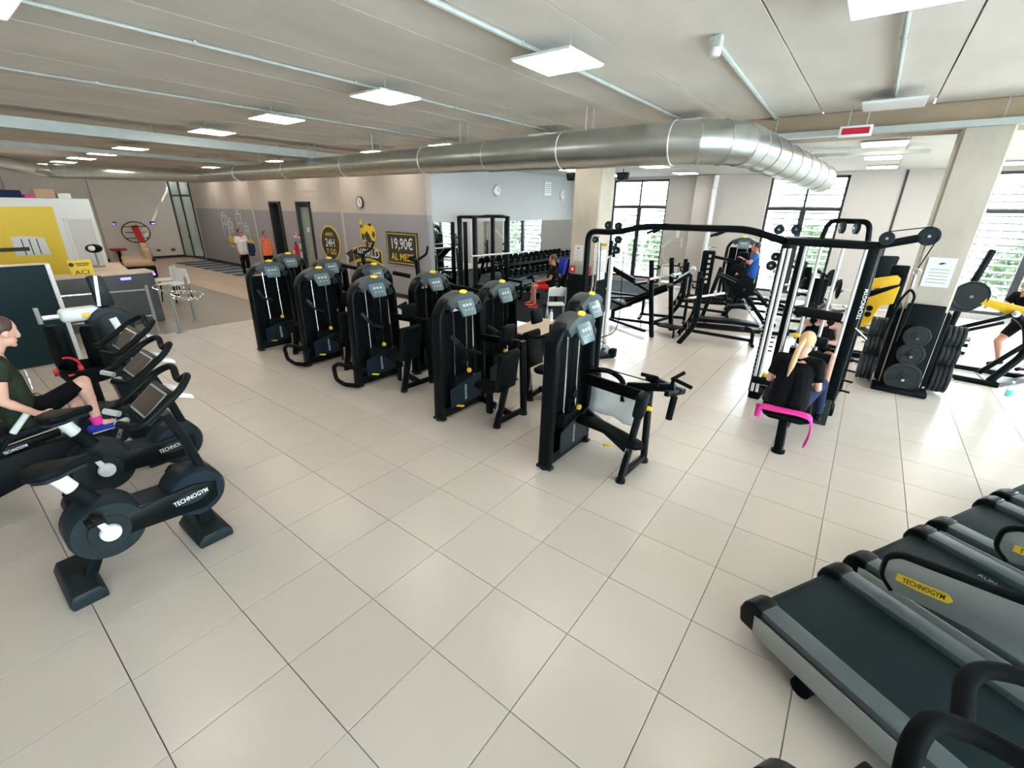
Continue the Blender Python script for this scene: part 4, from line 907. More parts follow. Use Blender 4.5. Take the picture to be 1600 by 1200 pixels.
# adjustable frame with chrome legs
def frame_machine(label,loc,rz,arm='black',plates=1):
    t=thing('plate_machine',label,'plate machine',loc,rz)
    B().bar((-.9,-.42,.05),(.95,-.42,.05),.07,.08,b=.012).bar((-.9,.42,.05),(.95,.42,.05),.07,.08,b=.012).bar((-.6,-.42,.06),(-.6,.42,.06),.07,.07).bar((.6,-.42,.06),(.6,.42,.06),.07,.07).o('floor_frame','black',t)
    B().bar((-.7,0,.06),(-.45,0,1.35),.08,.09,b=.015).bar((.75,0,.06),(.2,0,.70),.07,.09,b=.015).bar((-.5,0,1.2),(.3,0,.62),.06,.08,b=.012).o('main_frame','black',t)
    for s in(-1,1):
        B().bar((-.5,s*.30,1.2),(.35,s*.36,.85),.05,.07,b=.012).bar((.35,s*.36,.85),(.65,s*.36,.55),.05,.07,b=.012).o('lever_arm',arm,t)
        B().cyl((.05,s*.36,.97),(.05,s*.62,.97),.024,n=10).o('plate_horn','chrome',t)
        for k in range(plates): B().lathe([(.03,-.022),(.19,-.022),(.215,-.01),(.215,.01),(.19,.022),(.03,.022)],28,(.05,s*(.42+.05*k),.97),(0,1,0)).o('plate','rubber',t)
        B().tube(fil([(.65,s*.36,.55),(.78,s*.36,.60),(.80,s*.2,.66)],.05),.018,8).o('handle','rubber',t)
        B().bar((.55,s*.38,.08),(.15,s*.38,.62),.035,.04,b=.008).o('side_strut','chrome',t)
    B().box((.02,0,.50),(.42,.32,.07),r=(0,R(-8),0),b=.025,seg=3).o('seat','pad',t)
    B().box((-.32,0,.92),(.08,.30,.62),r=(0,R(-15),0),b=.03,seg=3).o('back_pad','pad',t)
    return t
frame_machine('black plate loaded machine with a grey back pad behind the flat bench',(.05,11.2,0),R(15))
frame_machine('plate loaded machine in front of the tall right-hand window, left of the cable tower',(1.45,12.1,0),R(100))
frame_machine('black plate loaded machine at the far back between cable tower posts',(1.2,14.4,0),R(60))
# tall stack machines on the window wall
def rz_(t,a): t.rotation_euler=(0,0,a); return t
bw=rz_(m_press(-.75,14.9,'rounded black weight machine against the window wall behind the benches'),R(-80)); bw.scale=(1.16,1.16,1.16)
t=thing('weight_tower','narrow black tower with a row of white marks beside the white pipe','weight tower',(-1.55,14.4,0),R(-80))
B().box((0,0,.72),(.30,.34,1.44),b=.04,seg=3).o('tower_case','blackm',t); m_=B()
for k in range(6): m_.box((.152,.05,.55+.15*k),(.006,.07,.08))
m_.o('white_marks','whitep',t); B().bar((0,0,1.3),(0,.9,1.15),.07,.08,b=.015).o('top_arm','black',t); B().box((0,.1,.03),(.5,.9,.06),b=.015).o('base_frame','black',t)
B().tube(fil([(0,-.05,1.44),(0,.02,1.55),(0,.22,1.53)],.04),.016,8).o('handle','chrome',t)
t=thing('instruction_board','pale grey instruction board with round marks beside the rounded machine','board',(-.22,13.9,0),R(-70))
B().box((0,0,1.10),(.03,.24,.85),b=.008).bar((0,0,.02),(0,0,.7),.03,.05).box((0,0,.015),(.3,.3,.03)).o('board','grey',t); B().prism(circ(.05,16,(.05,.92)),.016,.022,'x').prism(circ(.05,16,(.03,1.25)),.016,.022,'x').o('round_mark','ink',t)
t=thing('white_pipe','white vertical pipe in front of the window wall pilaster','pipe',(-2.12,16.0,0))
B().cyl((0,0,.0),(0,0,3.58),.075,n=18).o('pipe','white',t)
for z in(.6,1.9,3.2): B().torus((0,0,z),.08,.012,n=20).o('pipe_clamp','silver',t)
t=thing('ladder_chair','beige folded chair leaning by the pilaster','chair',(-2.6,14.2,0),R(-70))
B().tube(fil([(0,-.22,0),(-.1,-.22,.95),(-.1,.22,.95),(0,.22,0)],.08),.016,8).tube([(.35,-.22,0),(-.1,-.22,.6)],.014,8).tube([(.35,.22,0),(-.1,.22,.6)],.014,8).o('chair_frame','paper',t)
B().box((.08,0,.45),(.38,.40,.03),b=.01).box((-.095,0,.75),(.02,.38,.26),b=.008).o('seat_shell','paper',t)
# yellow armed plate machine
t=thing('plate_machine','black leg machine with wide bright yellow lever plates left of the right column','plate machine',(2.13,10.2,.0))
B().prism([(-.05,1.13),(-.02,1.20),(.10,1.22),(.12,1.43),(.54,1.55),(.60,1.50),(.60,1.40),(.20,1.27),(.10,1.16)],-.03,.03,'y',b=.008).o('upper_lever_plate','yellow',t)
B().prism([(.62,1.38),(.60,1.08),(.44,1.0),(.40,.86),(.36,.62),(.18,.60),(.20,.86),(.10,.92),(.22,1.12)],-.10,-.04,'y',b=.008).o('lower_lever_plate','yellow',t)
for c in((.06,1.2),(.3,.96),(.3,.85)): B().lathe([(0,0),(.05,0),(.045,.03),(0,.04)],16,(c[0],-.03 if c[1]>1 else -.10,c[1]),(0,-1,0)).o('pivot_bolt','blackm',t)
B().bar((.05,0,1.12),(.6,0,1.35),.10,.10,b=.02).bar((.62,.05,0.03),(.62,.05,1.55),.12,.12,b=.02).bar((-.1,.05,.05),(.9,.05,.05),.10,.09,b=.015).bar((-.45,0,.30),(.3,0,.75),.08,.08,b=.015).bar((-.4,.05,.06),(.1,.05,.45),.06,.06,b=.01).o('main_frame','black',t)
B().box((-.15,-.05,.22),(.55,.30,.14),r=(0,R(-10),0),b=.03,seg=3).box((.55,.1,1.62),(.26,.08,.18),b=.02).o('pad','pad',t)
B().cyl((-.1,-.06,.95),(.2,-.06,.70),.02,n=10).o('chrome_strut','chrome',t)
B().bar((-.45,-.35,.04),(.3,-.35,.04),.08,.07,b=.012).bar((-.45,.3,.04),(.5,.3,.04),.08,.07,b=.012).bar((-.42,-.35,.05),(-.42,.3,.05),.08,.07).o('floor_frame','black',t)
t=thing('hyperextension_bench','tall black padded bench with slim post behind the cable tower','bench',(2.5,12.9,0),R(-70))
B().bar((0,0,.05),(.1,0,1.45),.08,.08,b=.015).bar((-.5,0,.05),(.6,0,.05),.08,.07).bar((-.5,-.3,.04),(-.5,.3,.04),.07,.07).bar((.6,-.3,.04),(.6,.3,.04),.07,.07).o('frame','black',t)
B().box((.16,0,1.45),(.10,.34,.5),r=(0,R(15),0),b=.03,seg=3).o('pad','pad',t); B().box((.3,0,.9),(.3,.34,.08),b=.03,seg=3).o('pad','pad',t); B().tube([(-.05,-.3,1.1),(-.05,.3,1.1)],.02,8).o('handle','chrome',t)
# right plate machine
t=thing('plate_machine','plate machine at the right edge with a curved black frame and long yellow lever','plate machine',(3.9,10.1,0))
B().tube(fil([(-.28,-.2,.04),(.40,-.3,.04)],.05),.045,10).tube(fil([(.36,-.2,.04),(.30,-.2,.06),(.58,-.15,.60),(.45,-.1,1.0),(.25,-.1,1.15)],.25,6),.055,12).o('curved_frame','black',t)
B().bar((-.30,-.05,.06),(-.28,-.05,.82),.05,.05,b=.01).bar((-.22,.15,.06),(-.22,.15,.80),.05,.05,b=.01).bar((-.30,.5,.05),(.95,.5,.05),.08,.08,b=.012).bar((-.30,-.2,.05),(-.26,.5,.05),.07,.07).bar((.36,-.3,.05),(.9,.5,.05),.07,.07).bar((.15,-.1,.12),(.52,-.15,.70),.06,.07,b=.012).bar((-.28,-.05,.80),(.25,-.1,1.1),.06,.06,b=.012).bar((-.26,.0,.72),(.22,-.05,.98),.05,.05,b=.012).o('main_frame','black',t)
B().prism([(-.10,1.32),(.75,1.16),(1.6,1.10),(1.6,.95),(.75,1.0),(.3,1.08),(-.12,1.22)],-.03,.03,'y',b=.008).o('yellow_lever','yellow',t)
for s,c in((0,(-.26,-.02,1.34)),(1,(-.30,.04,1.28))):
    B().lathe([(.025,-.02),(.18,-.022),(.19,-.01),(.22,-.02),(.225,0),(.22,.02),(.03,.02)],32,c,(0,1,.1)).o('plate','platem',t)
B().cyl((-.26,-.12,1.33),(-.26,.2,1.35),.024,n=12).o('plate_horn','chrome',t)
B().lathe([(0,0),(.05,0),(.045,.04),(0,.045)],16,(.28,-.16,1.14),(0,-1,0)).o('pivot_bolt','chrome',t)
B().bar((.14,-.12,.14),(.30,-.2,.02),.05,.03,b=.008).o('foot_brace','silver',t)
for z in(.55,.65,.42): B().cyl((-.30,-.05,z),(-.08,-.10,z),.03,n=12).o('roller','pad',t)
B().bar((-.24,.6,1.2),(-.12,.6,2.02),.10,.10,b=.03).bar((-.3,.6,.1),(-.24,.6,1.2),.09,.09,b=.02).o('rear_mast','black',t)
# bottle on floor right
t=thing('water_bottle','clear plastic bottle of cyan drink on the floor at the right edge','bottle',(4.36,9.45,0))
B().lathe([(.038,0),(.04,.01),(.04,.09),(0,.09)],18).o('drink','cyan',t); B().lathe([(.042,0),(.043,.13),(.03,.17),(.014,.19),(.014,.2)],18).o('bottle_shell','glass',t); B().lathe([(.018,.2),(.018,.225),(0,.225)],14).o('bottle_cap','white',t)
# ---- plate tree around column
def plate(r,w=.045):
    n=B().lathe([(.026,-w/2),(.06,-w/2),(.065,-w/2+.008),(r*.80,-w/2+.008),(r*.84,-w/2),(r*.97,-w/2),(r,-w/2+.008),(r,w/2-.008),(r*.97,w/2),(.026,w/2)],36,(0,0,0),(0,1,0))
    for k in range(3): g=R(90+120*k); n.box((r*.45*math.cos(g),-w/2+.003,r*.45*math.sin(g)),(r*.55,.012,r*.16),r=(0,-g,0))
    return n
PMesh={}
for r in(.155,.165,.225): PMesh[r]=plate(r).mesh('weight_plate','platem')
hub=B().cyl((0,-.03,0),(0,.03,0),.024,n=12).mesh('hub','chrome')
t=thing('plate_rack','black rack boards with storage pegs mounted round the foot of the right column','plate rack',(3.02,8.62,0))
B().box((0,-.03,.70),(.42,.05,1.26),b=.01).box((-.285,.3,.66),(.05,.5,1.1),b=.01).box((.285,.3,.66),(.05,.5,1.1),b=.01).o('back_board','blackm',t)
B().box((0,-.08,.045),(.66,.30,.08),b=.02).o('base_plate','black',t)
for z,r in((.88,.155),(.61,.165),(.25,.225)):
    B().cyl((0,-.05,z),(0,-.30,z),.02,n=10).o('peg','chrome',t); B().cyl((-.29,.25,z),(-.60,.25,z),.02,n=10).o('peg','chrome',t); B().cyl((.29,.25,z),(.60,.25,z),.02,n=10).o('peg','chrome',t)
for nm,z,r in(('small top',.88,.155),('middle',.61,.165),('large bottom',.25,.225)):
    for side,cx,cy,ax in(('front',0,-.09,0),('left',-.36,.25,1),('right',.36,.25,1)):
        for k in range(1 if side=='front' else 4):
            p=V(3.02+cx,8.62+cy,z)+(V(0,-.06*k-.03,0) if not ax else V((-1 if cx<0 else 1)*.055*k,0,0))
            o=thing('weight_plate',('%s black rubber plate on the %s side of the right column'%(nm,side) if side=='front' else '%s plate on the %s side of the right column, %s outwards'%(nm,side,ORD[k])),'weight plate',tuple(p),R(90) if ax else 0,None if side=='front' else '%s plates on the %s of the column'%(nm,side))
            link('disc',PMesh[r],o)
for x,y,z,w_,h,l in((3.02,8.625,1.78,.30,.40,'white paper notice on the right concrete column'),(-2.72,8.615,1.66,.21,.33,'framed white notice with a small bird mark on the mirror side column'),(-2.29,8.9,1.42,.34,.62,'tall white notice on the side face of the mirror side column')):
    t=thing('notice',l,'notice',(x,y,z)); side=x>-2.3 and x<0
    B().box((0,0,0),(.008,w_,h) if side else (w_,.008,h)).o('sheet','paper',t)
    if not side: B().prism([(-.04,h*.28),(.0,h*.34),(.05,h*.32),(.0,h*.26)],-.008,-.005,'y').o('picture','ink',t)
    q=B()
    for k in range(5): q.box((0,-.0055,h*.1-.045*k),(w_*.7,.002,.008)) if not side else q.box((.0055,0,h*.1-.045*k),(.002,w_*.7,.008))
    q.o('text_lines','grey',t)
t=thing('fire_alarm_panel','grey fire point plate with two red signs on the mirror side column','fire panel',(-2.64,8.61,1.32))
B().box((0,0,0),(.52,.02,.20),b=.004).o('back_plate','grey',t)
for x in(-.19,.19): B().box((x,-.014,0),(.14,.01,.15),b=.003).o('red_sign','red',t); B().box((x,-.021,.0),(.05,.004,.05)).o('white_symbol','whitep',t)

# ================================================================== MIRROR AREA
t=thing('squat_rack','black four post squat rack in front of the wall mirror','squat rack',(-6.55,9.95,0))
P4=[(-.2,-.75),(.35,-.75),(-.2,.65),(.35,.65)]
for k,(x,y) in enumerate(P4):
    B().box((x,y,1.16),(.10,.10,2.30),b=.01).o('post','black',t)
    if k in(1,3):
        q=B()
        for j in range(14): q.box((x+.039,y,.5+.12*j),(.004,.03,.05))
        q.o('height_marks','whitep',t)
B().bar((-.2,-.75,2.29),(-.2,.65,2.29),.07,.07,b=.01).bar((-.2,-.75,2.29),(.35,-.75,2.29),.07,.07,b=.01).bar((-.2,.65,2.29),(.35,.65,2.29),.07,.07,b=.01).o('top_beam','black',t)
B().tube(fil([(.35,-.75,2.29),(.42,-.4,2.33),(.42,.3,2.33),(.35,.65,2.29)],.1),.028,10).o('pull_up_bar','black',t)
for y in(-.75,.65): B().bar((-.2,y,.04),(.9,y,.04),.08,.08,b=.012).bar((.35,y,.55),(.9,y,.52),.06,.08,b=.012).bar((.88,y,.05),(.88,y,.53),.05,.05).o('spotter_arm','black',t)
barbell('olympic barbell held in the squat rack by the mirror',(-6.12,8.95,1.33),(-6.0,11.3,1.31),.022)
t=thing('dumbbell_rack','long two tier black dumbbell rack along the mirror wall','dumbbell rack',(-6.85,13.5,0))
for y in(-2.3,-.8,.8,2.3): B().bar((.25,y,.02),(-.15,y,.95),.06,.08,b=.012).bar((-.25,y,.03),(.35,y,.03),.06,.06).o('rack_leg','black',t)
for z,x in((.86,-.05),(.48,.12)):
    B().box((x,0,z),(.30,4.75,.03),r=(0,R(14),0),b=.008).bar((x+.16,-2.37,z-.01),(x+.16,2.37,z-.01),.03,.08).o('rack_shelf','blackm',t)
hx=lambda s:B().lathe([(0,-.07),(.06,-.07),(.075,-.055),(.075,.055),(.06,.07),(0,.07)],8,(s*.115,0,0),(1,0,0))
hm=hx(-1); 
hm2=hx(1); hm.add(hm2.v,hm2.f); dh=hm.mesh('heads','rubber'); dn=B().cyl((-.05,0,0),(.05,0,0),.016,n=10).mesh('handle','chrome'); dc=B().lathe([(0,0),(.05,0),(.05,.004),(0,.004)],8,(.186,0,0),(1,0,0)).mesh('end_plate','shell')
for tier,(z,x) in enumerate(((.955,-.05),(.575,.12))):
    for k in range(15):
        y=-2.2+k*.315
        o=thing('dumbbell','black dumbbell on the %s tier by the mirror, %s from the squat rack'%(('upper','lower')[tier],ORD[k]),'dumbbell',(-6.85+x,13.5+y,z),0,'dumbbells on the %s tier'%('upper','lower')[tier])
        o.rotation_euler=(0,R(14),0)
        link('heads',dh,o); link('handle',dn,o); link('end_plate',dc,o)
# seated man's bench with towel
t=thing('upright_bench','bench with raised backrest and blue cover under the man in red shorts','bench',(-4.35,10.35,0),R(60))
B().box((-.02,0,.45),(.42,.30,.07),b=.025,seg=3).o('seat','pad',t)
B().box((.28,0,.88),(.08,.30,.85),r=(0,R(12),0),b=.03,seg=3).o('backrest','pad',t)
B().box((.20,0,1.10),(.09,.34,.42),r=(0,R(12),0),b=.03,seg=2).o('blue_cover','f_royal',t); B().box((.27,-.0,1.16),(.012,.10,.05),r=(0,R(12),0)).o('yellow_tag','yellow',t)
B().bar((-.2,0,.05),(.55,0,.05),.07,.07,b=.01).bar((.05,0,.06),(.05,0,.44),.07,.07,b=.01).bar((.5,0,.06),(.38,0,.75),.05,.06,b=.01).o('frame','blackm',t)
for s in(-1,1): B().bar((.55,s*.14,.04),(.42,s*.12,1.0),.03,.03,b=.008).o('silver_strut','silver',t)
B().bar((.55,-.22,.04),(.55,.22,.04),.06,.05).bar((-.2,-.2,.04),(-.2,.2,.04),.06,.05).o('floor_foot','rubber',t)
# white folding chair with bottle
t=thing('folding_chair','white folding chair beside the column base at the edge of the black flooring','chair',(-3.3,8.75,0),R(130))
for s in(-1,1):
    B().tube(fil([(.22,s*.20,0),(-.12,s*.20,.55),(-.20,s*.20,.86),(-.20,s*.05,.90)],.06),.013,8).tube([(-.24,s*.18,0),(.16,s*.18,.47)],.013,8).o('chair_frame','white',t)
B().box((.0,0,.47),(.38,.38,.03),b=.012).o('seat_panel','white',t); B().box((-.19,0,.78),(.02,.40,.20),r=(0,R(-12),0),b=.008).tube([(-.20,-.2,.87),(-.20,.2,.87)],.013,8).o('back_panel','white',t)
t=thing('water_bottle','white water bottle standing on the pale step platform','bottle',(-2.45,7.22,.478))
B().lathe([(.035,0),(.036,.02),(.036,.15),(.02,.19),(0,.19)],18).o('bottle_body','white',t); B().lathe([(.02,.19),(.02,.22),(.012,.24),(0,.24)],14).o('bottle_cap','grey',t)
t=thing('paper_cup','white paper cup on the arm of the back row machine','cup',(-.62,4.62,.98))
B().lathe([(.028,0),(.042,.10),(.039,.10),(.026,.006),(0,.006)],18).o('cup_wall','paper',t)
t=thing('kettlebell_rack','low rack of chrome and black weights on the flooring by the mirror','weight rack',(-5.75,10.75,0),R(30))
B().box((0,0,.20),(.9,.32,.03),b=.008).bar((-.4,0,.02),(-.4,0,.2),.05,.3).bar((.4,0,.02),(.4,0,.2),.05,.3).o('rack_frame','black',t)
for k in range(5):
    o=thing('kettlebell','dark kettlebell on the low weight rack, %s from the mirror'%ORD[k],'kettlebell',(-5.75+math.cos(R(30))*(-.36+.18*k),10.75+math.sin(R(30))*(-.36+.18*k),.215),0,'kettlebells on the low rack')
    B().lathe([(0,0),(.05,0),(.075,.04),(.08,.08),(.06,.13),(0,.15)],18).o('bell','rubber',o); B().torus((0,0,.16),.045,.012,(0,1,0),n=14,a0=R(-30),a1=R(210)).o('handle','chrome',o)
t=thing('low_bench','low black exercise bench before the squat rack','bench',(-5.6,9.2,0),R(80))
B().box((0,0,.36),(1.0,.28,.06),b=.02,seg=3).o('pad','pad',t); B().bar((-.4,0,0.02),(-.4,0,.34),.05,.25).bar((.4,0,.02),(.4,0,.34),.05,.25).bar((-.4,0,.2),(.4,0,.2),.05,.06).o('frame','black',t)

# ================================================================== WALL GRAPHICS
def sign(name,label,loc): return thing(name,label,'sign',loc)
LR=((1,0,0),(0,0,1))
t=sign('opening_hours_sign','round black and yellow sign reading 24H on the logo wall',(-12.05,8.545,1.36))
B().prism(circ(.555,40),-.006,.006,'y').o('yellow_rim','yellowp',t); B().prism(circ(.51,40),-.012,-.006,'y').o('black_disc','ink',t)
text('APERTI',.145,'yellowp',t,(0,-.015,.27),*LR); text('24H',.36,'whitep',t,(0,-.015,.0),*LR,sx=.9); text('7 GG',.25,'yellowp',t,(.02,-.015,-.28),*LR)
t=sign('price_sign','rectangular black sign with yellow border reading 19,90€ AL MESE',(-8.40,8.54,1.40))
B().box((0,0,0),(1.36,.03,.90),b=.004,seg=1).o('sign_board','ink',t)
q=B()
for z in(-.40,.40): q.box((0,-.017,z),(1.28,.004,.02))
for x in(-.63,.63): q.box((x,-.017,0),(.02,.004,.82))
q.o('yellow_border','yellowp',t)
text('19,90€',.42,'whitep',t,(0,-.02,.12),*LR,sx=.82); text('AL MESE',.28,'yellowp',t,(.0,-.02,-.24),*LR,sx=.95)
t=sign('globe_emblem','yellow and black globe emblem with a banner reading WORLD on the logo wall',(-10.2,8.545,1.4))
B().prism(circ(.30,32,(.33,.36)),-.006,.004,'y').o('globe_disc','yellowp',t)
B().prism([(.08,.30),(.20,.42),(.30,.34),(.42,.16),(.52,.14),(.30,.07),(.14,.16)],-.012,-.006,'y').prism([(.26,.62),(.38,.56),(.50,.60),(.40,.65)],-.012,-.006,'y').prism([(.45,.30),(.56,.22),(.60,.36),(.50,.44)],-.012,-.006,'y').o('globe_continents','ink',t)
B().prism([(-.12,.72),(.0,.74),(.02,.46),(.10,.30),(.08,.10),(-.06,.10),(-.14,.30),(-.10,.50)],-.006,.004,'y').o('pointing_shape','yellowp',t)
B().prism([(-.10,.58),(.0,.60),(.0,.52),(-.08,.50)],-.012,-.006,'y').prism([(-.08,.36),(.04,.30),(.06,.16),(-.04,.14)],-.012,-.006,'y').box((.16,-.004,.02),(.10,.01,.20)).o('dark_mark','ink',t)
def arcband(x0,x1,zc,h,sag,y0,y1,n=14):
    top=[];bot=[]
    for i in range(n+1):
        u=i/n; x=x0+(x1-x0)*u; s=sag*(1-(2*u-1)**2)
        top.append((x,zc+h/2+s)); bot.append((x,zc-h/2+s))
    return B().prism(top+bot[::-1],y0,y1,'y')
arcband(-.62,.85,-.33,.40,.12,-.004,.004).o('banner_rim','yellowp',t); arcband(-.58,.81,-.33,.34,.12,-.010,-.004).o('banner','ink',t)
B().prism([(-.62,-.15),(-1.05,-.32),(-.82,-.42),(-.95,-.60),(-.50,-.48)],-.003,.004,'y').o('banner_tail','ink',t)
text('WORLD',.34,'whitep',t,(.12,-.015,-.24),*LR,sx=.98)
arcband(-.55,.9,-.66,.26,.1,-.002,.004).o('banner_rim','yellowp',t); arcband(-.5,.85,-.66,.20,.1,-.010,-.002).o('banner','ink',t); B().box((-.12,-.012,-.585),(.3,.004,.05)).box((.25,-.012,-.585),(.26,.004,.05)).box((.55,-.012,-.60),(.2,.004,.05)).o('small_print','yellowp',t)
B().prism([(-.7,-1.15),(-.6,-.80),(.9,-.80),(1.15,-1.15)],-.002,.004,'y').o('banner','ink',t); text('OF FIT',.22,'whitep',t,(.2,-.015,-.92),*LR)
# skyline line drawing
t=thing('wall_drawing','white line drawing with a yellow stripe on the grey wall at far left','wall drawing',(-18.9,8.555,1.2))
B().prism([(-1.1,.02),(1.2,-.02),(1.3,-.26),(-1.0,-.24)],-.006,0,'y').o('yellow_stripe','yellowp',t)
def lines(L,r=.012):
    q=B()
    for a,b in L: q.bar((a[0],-.006,a[1]),(b[0],-.006,b[1]),.008,2*r,up=(0,0,1) if abs(a[0]-b[0])>abs(a[1]-b[1]) else (1,0,0))
    return q
random.seed(3); L=[]
for x0,w_,h in((-1.35,.5,.85),(-.75,.35,.62),(.1,.42,.95),(.7,.3,.5)):
    L+=[((x0,.02),(x0,h)),((x0+w_,.02),(x0+w_,h)),((x0,h),(x0+w_,h)),((x0,h*.6),(x0+w_,h*.6)),((x0+w_*.5,h*.3),(x0+w_*.5,h))]
    L+=[((x0+w_*.2,h),(x0+w_*.3,h+.12)),((x0+w_*.3,h+.12),(x0+w_*.7,h+.12))]
for k in range(9): x=-1.1+.25*k; z=-.35-.06*(k%4); L.append(((x,z),(x+.4,z-.02)))
lines(L).o('white_lines','whitep',t)
t=thing('wall_drawing','white outline drawing of a kettlebell on the wall between the windows','wall drawing',(-3.22,16.29,1.25))
q=B().torus((0,-.005,-.1),.40,.012,(0,1,0),n=30).tube([(-.45,-.005,.05),(-.05,-.005,.42)],.016,6).box((.05,-.005,.60),(.12,.01,.42)).box((.42,-.005,.30),(.05,.01,.55)).box((.22,-.005,.25),(.06,.01,.30)); q.o('white_lines','whitep',t)
# fire extinguisher
t=thing('fire_extinguisher','red fire extinguisher on the wall between the two doors','fire extinguisher',(-14.22,8.47,.62))
B().lathe([(.0,0),(.075,.0),(.08,.03),(.08,.48),(.055,.56),(.02,.58),(.02,.60),(0,.60)],20).o('cylinder','red',t); B().bar((-.02,0,.62),(.12,-.02,.66),.03,.03).tube(fil([(.02,0,.61),(.12,-.03,.58),(.10,-.05,.30)],.05),.01,6).o('valve_hose','blackm',t); B().box((.0,-.081,.32),(.07,.004,.12)).o('label_patch','paper',t)
for x,z,l in((-14.30,1.52,'red'),(-14.02,1.50,'second red'),(-14.0,.98,'red and white lower')):
    s=sign('safety_sign','small %s safety sign above the fire extinguisher'%l if 'lower' not in l else 'small red and white sign to the right of the extinguisher',(x,8.55,z)); B().box((0,0,0),(.18,.012,.18 if 'lower' not in l else .5),b=.003,seg=1).o('sign_plate','paper',s); B().box((0,-.008,.03),(.12,.004,.10)).o('red_symbol','red',s)

# ================================================================== RECEPTION
t=thing('reception_booth','white reception cabin with a door and a big yellow panel at far left','cabin',(-16.4,0,0))
B().box((-2,.6,1.30),(4,6.0,2.60),b=.01,seg=1).o('cabin_shell','white',t)
B().prism([(-2.4,2.36),(2.75,2.38),(2.70,.2),(-2.4,.2)],.0,.02,'x').o('yellow_panel','yellowp',t)
ds=B(); 
for y in(2.92,3.52): ds.box((.01,y,1.02),(.03,.06,2.04))
ds.box((.015,3.22,2.06),(.05,.66,.06)).o('door_frame','whitep',t); B().box((.008,3.22,1.01),(.02,.54,2.0)).o('door_leaf','wallw',t)
# plain stand-in for the cartoon artwork: a gripped bar
B().prism([(1.72,1.60),(2.02,1.62),(2.36,1.56),(2.40,1.10),(1.70,1.10)],.02,.03,'x').prism([(.2,1.95),(1.2,1.95),(1.35,1.2),(.2,1.2)],.02,.03,'x').o('white_shapes','whitep',t)
B().box((.034,1.55,1.28),(.012,.9,.10)).box((.034,1.9,1.33),(.014,.02,.42)).box((.034,2.05,1.33),(.014,.02,.42)).box((.034,2.2,1.33),(.014,.02,.42)).o('dark_shapes','ink',t)
for k,(y,w_,h,m_,l) in enumerate(((1.62,.34,.18,'white','pale grey box'),(2.05,.42,.19,'f_navy','dark navy bag'),(2.72,.42,.24,'cush','brown cardboard box'),(2.40,.2,.08,'pink','pink packet'),(3.12,.28,.14,'white','white box'))):
    o=B().box((0,0,h/2),(.4,w_,h),b=.02).o('storage_box',m_,None,(-16.8,y,2.60)); tag(o,l+' stored on top of the white cabin','box')
t=thing('reception_desk','dark stone fronted reception desk with a pale top','desk',(-10.6,1.6,0))
B().box((0,0,.54),(.5,3.0,1.08),b=.01,seg=1).o('desk_front','desk',t); B().box((-.05,0,1.10),(.62,3.06,.04),b=.006).o('desk_top','wood',t)
B().box((.26,1.0,1.0),(.02,.18,.05),b=.005).box((.0,1.56,1.03),(.3,.02,.05),b=.005).o('blue_light','led',t)
t=thing('counter_table','long pale wooden counter table behind the reception desk','table',(-12.2,2.65,0),R(-8))
B().box((0,0,1.06),(1.9,.75,.05),b=.008).o('table_top','wood',t)
for x in(-.85,.85):
    for y in(-.3,.3): B().box((x,y,.52),(.06,.06,1.04),b=.008).o('leg','wood',t)
B().box((0,-.3,.8),(1.7,.03,.45)).o('front_board','wood',t)
s=sign('yellow_notice','yellow notice board with dark lettering standing on the reception desk',(-10.5,1.97,1.12)); B().box((0,0,.155),(.02,.37,.31),b=.006).o('board','yellowp',s); text('ACI',.12,'ink',s,(.0115,.0,.06),(0,1,0),(0,0,1),sx=1.2); B().box((.011,.04,.235),(.003,.22,.018)).box((.011,.04,.20),(.003,.18,.018)).prism(circ(.04,16,(-.13,.22)),.0095,.0125,'x').o('dark_print','ink',s)
t=thing('display_stand','small black and white device on the reception counter','device',(-12.3,2.6,1.085)); B().box((0,0,.02),(.2,.2,.04),b=.01).cyl((0,0,.04),(0,0,.32),.02,n=10).o('stand','grey',t); B().ball((0,0,.42),(.10,.16,.10)).o('head','blackm',t); B().ball((.07,-.05,.43),(.05,.07,.06)).o('white_disc','whitep',t)
t=thing('lounge_sofa','tan leather cushions on a black based lounger by the beige wall','sofa',(-19.3,5.0,0),R(-12))
B().box((0,0,.22),(2.6,.9,.40),b=.05).o('base','blackm',t)
for k in range(3): B().box((-.85+.85*k,0,.50),(.82,.85,.2),b=.07,seg=3).o('seat_cushion','cush',t)
B().box((-1.0,.35,.80),(.7,.25,.5),b=.08,seg=3).box((.1,.35,.74),(.9,.22,.4),b=.08,seg=3).o('back_cushion','cush',t)
def wchair(label,loc,rz):
    t=thing('armchair',label,'chair',loc,rz)
    B().prism([(-.25,.46),(.25,.46),(.27,.50),(.24,.86),(-.24,.86),(-.27,.50)],-.27,-.21,'y',b=.02).box((0,.0,.47),(.52,.50,.05),b=.02).o('seat_shell','white',t)
    for x in(-.22,.22):
        for y in(-.2,.2): B().bar((x*1.2,y*1.2,0),(x,y,.46),.03,.03,b=.006).o('leg','blackm',t)
    return t
wchair('white plastic armchair with black legs, front one by the barrier',(-12.7,4.1,0),R(200)); wchair('white plastic armchair behind the front white armchair',(-13.7,4.2,0),R(150))
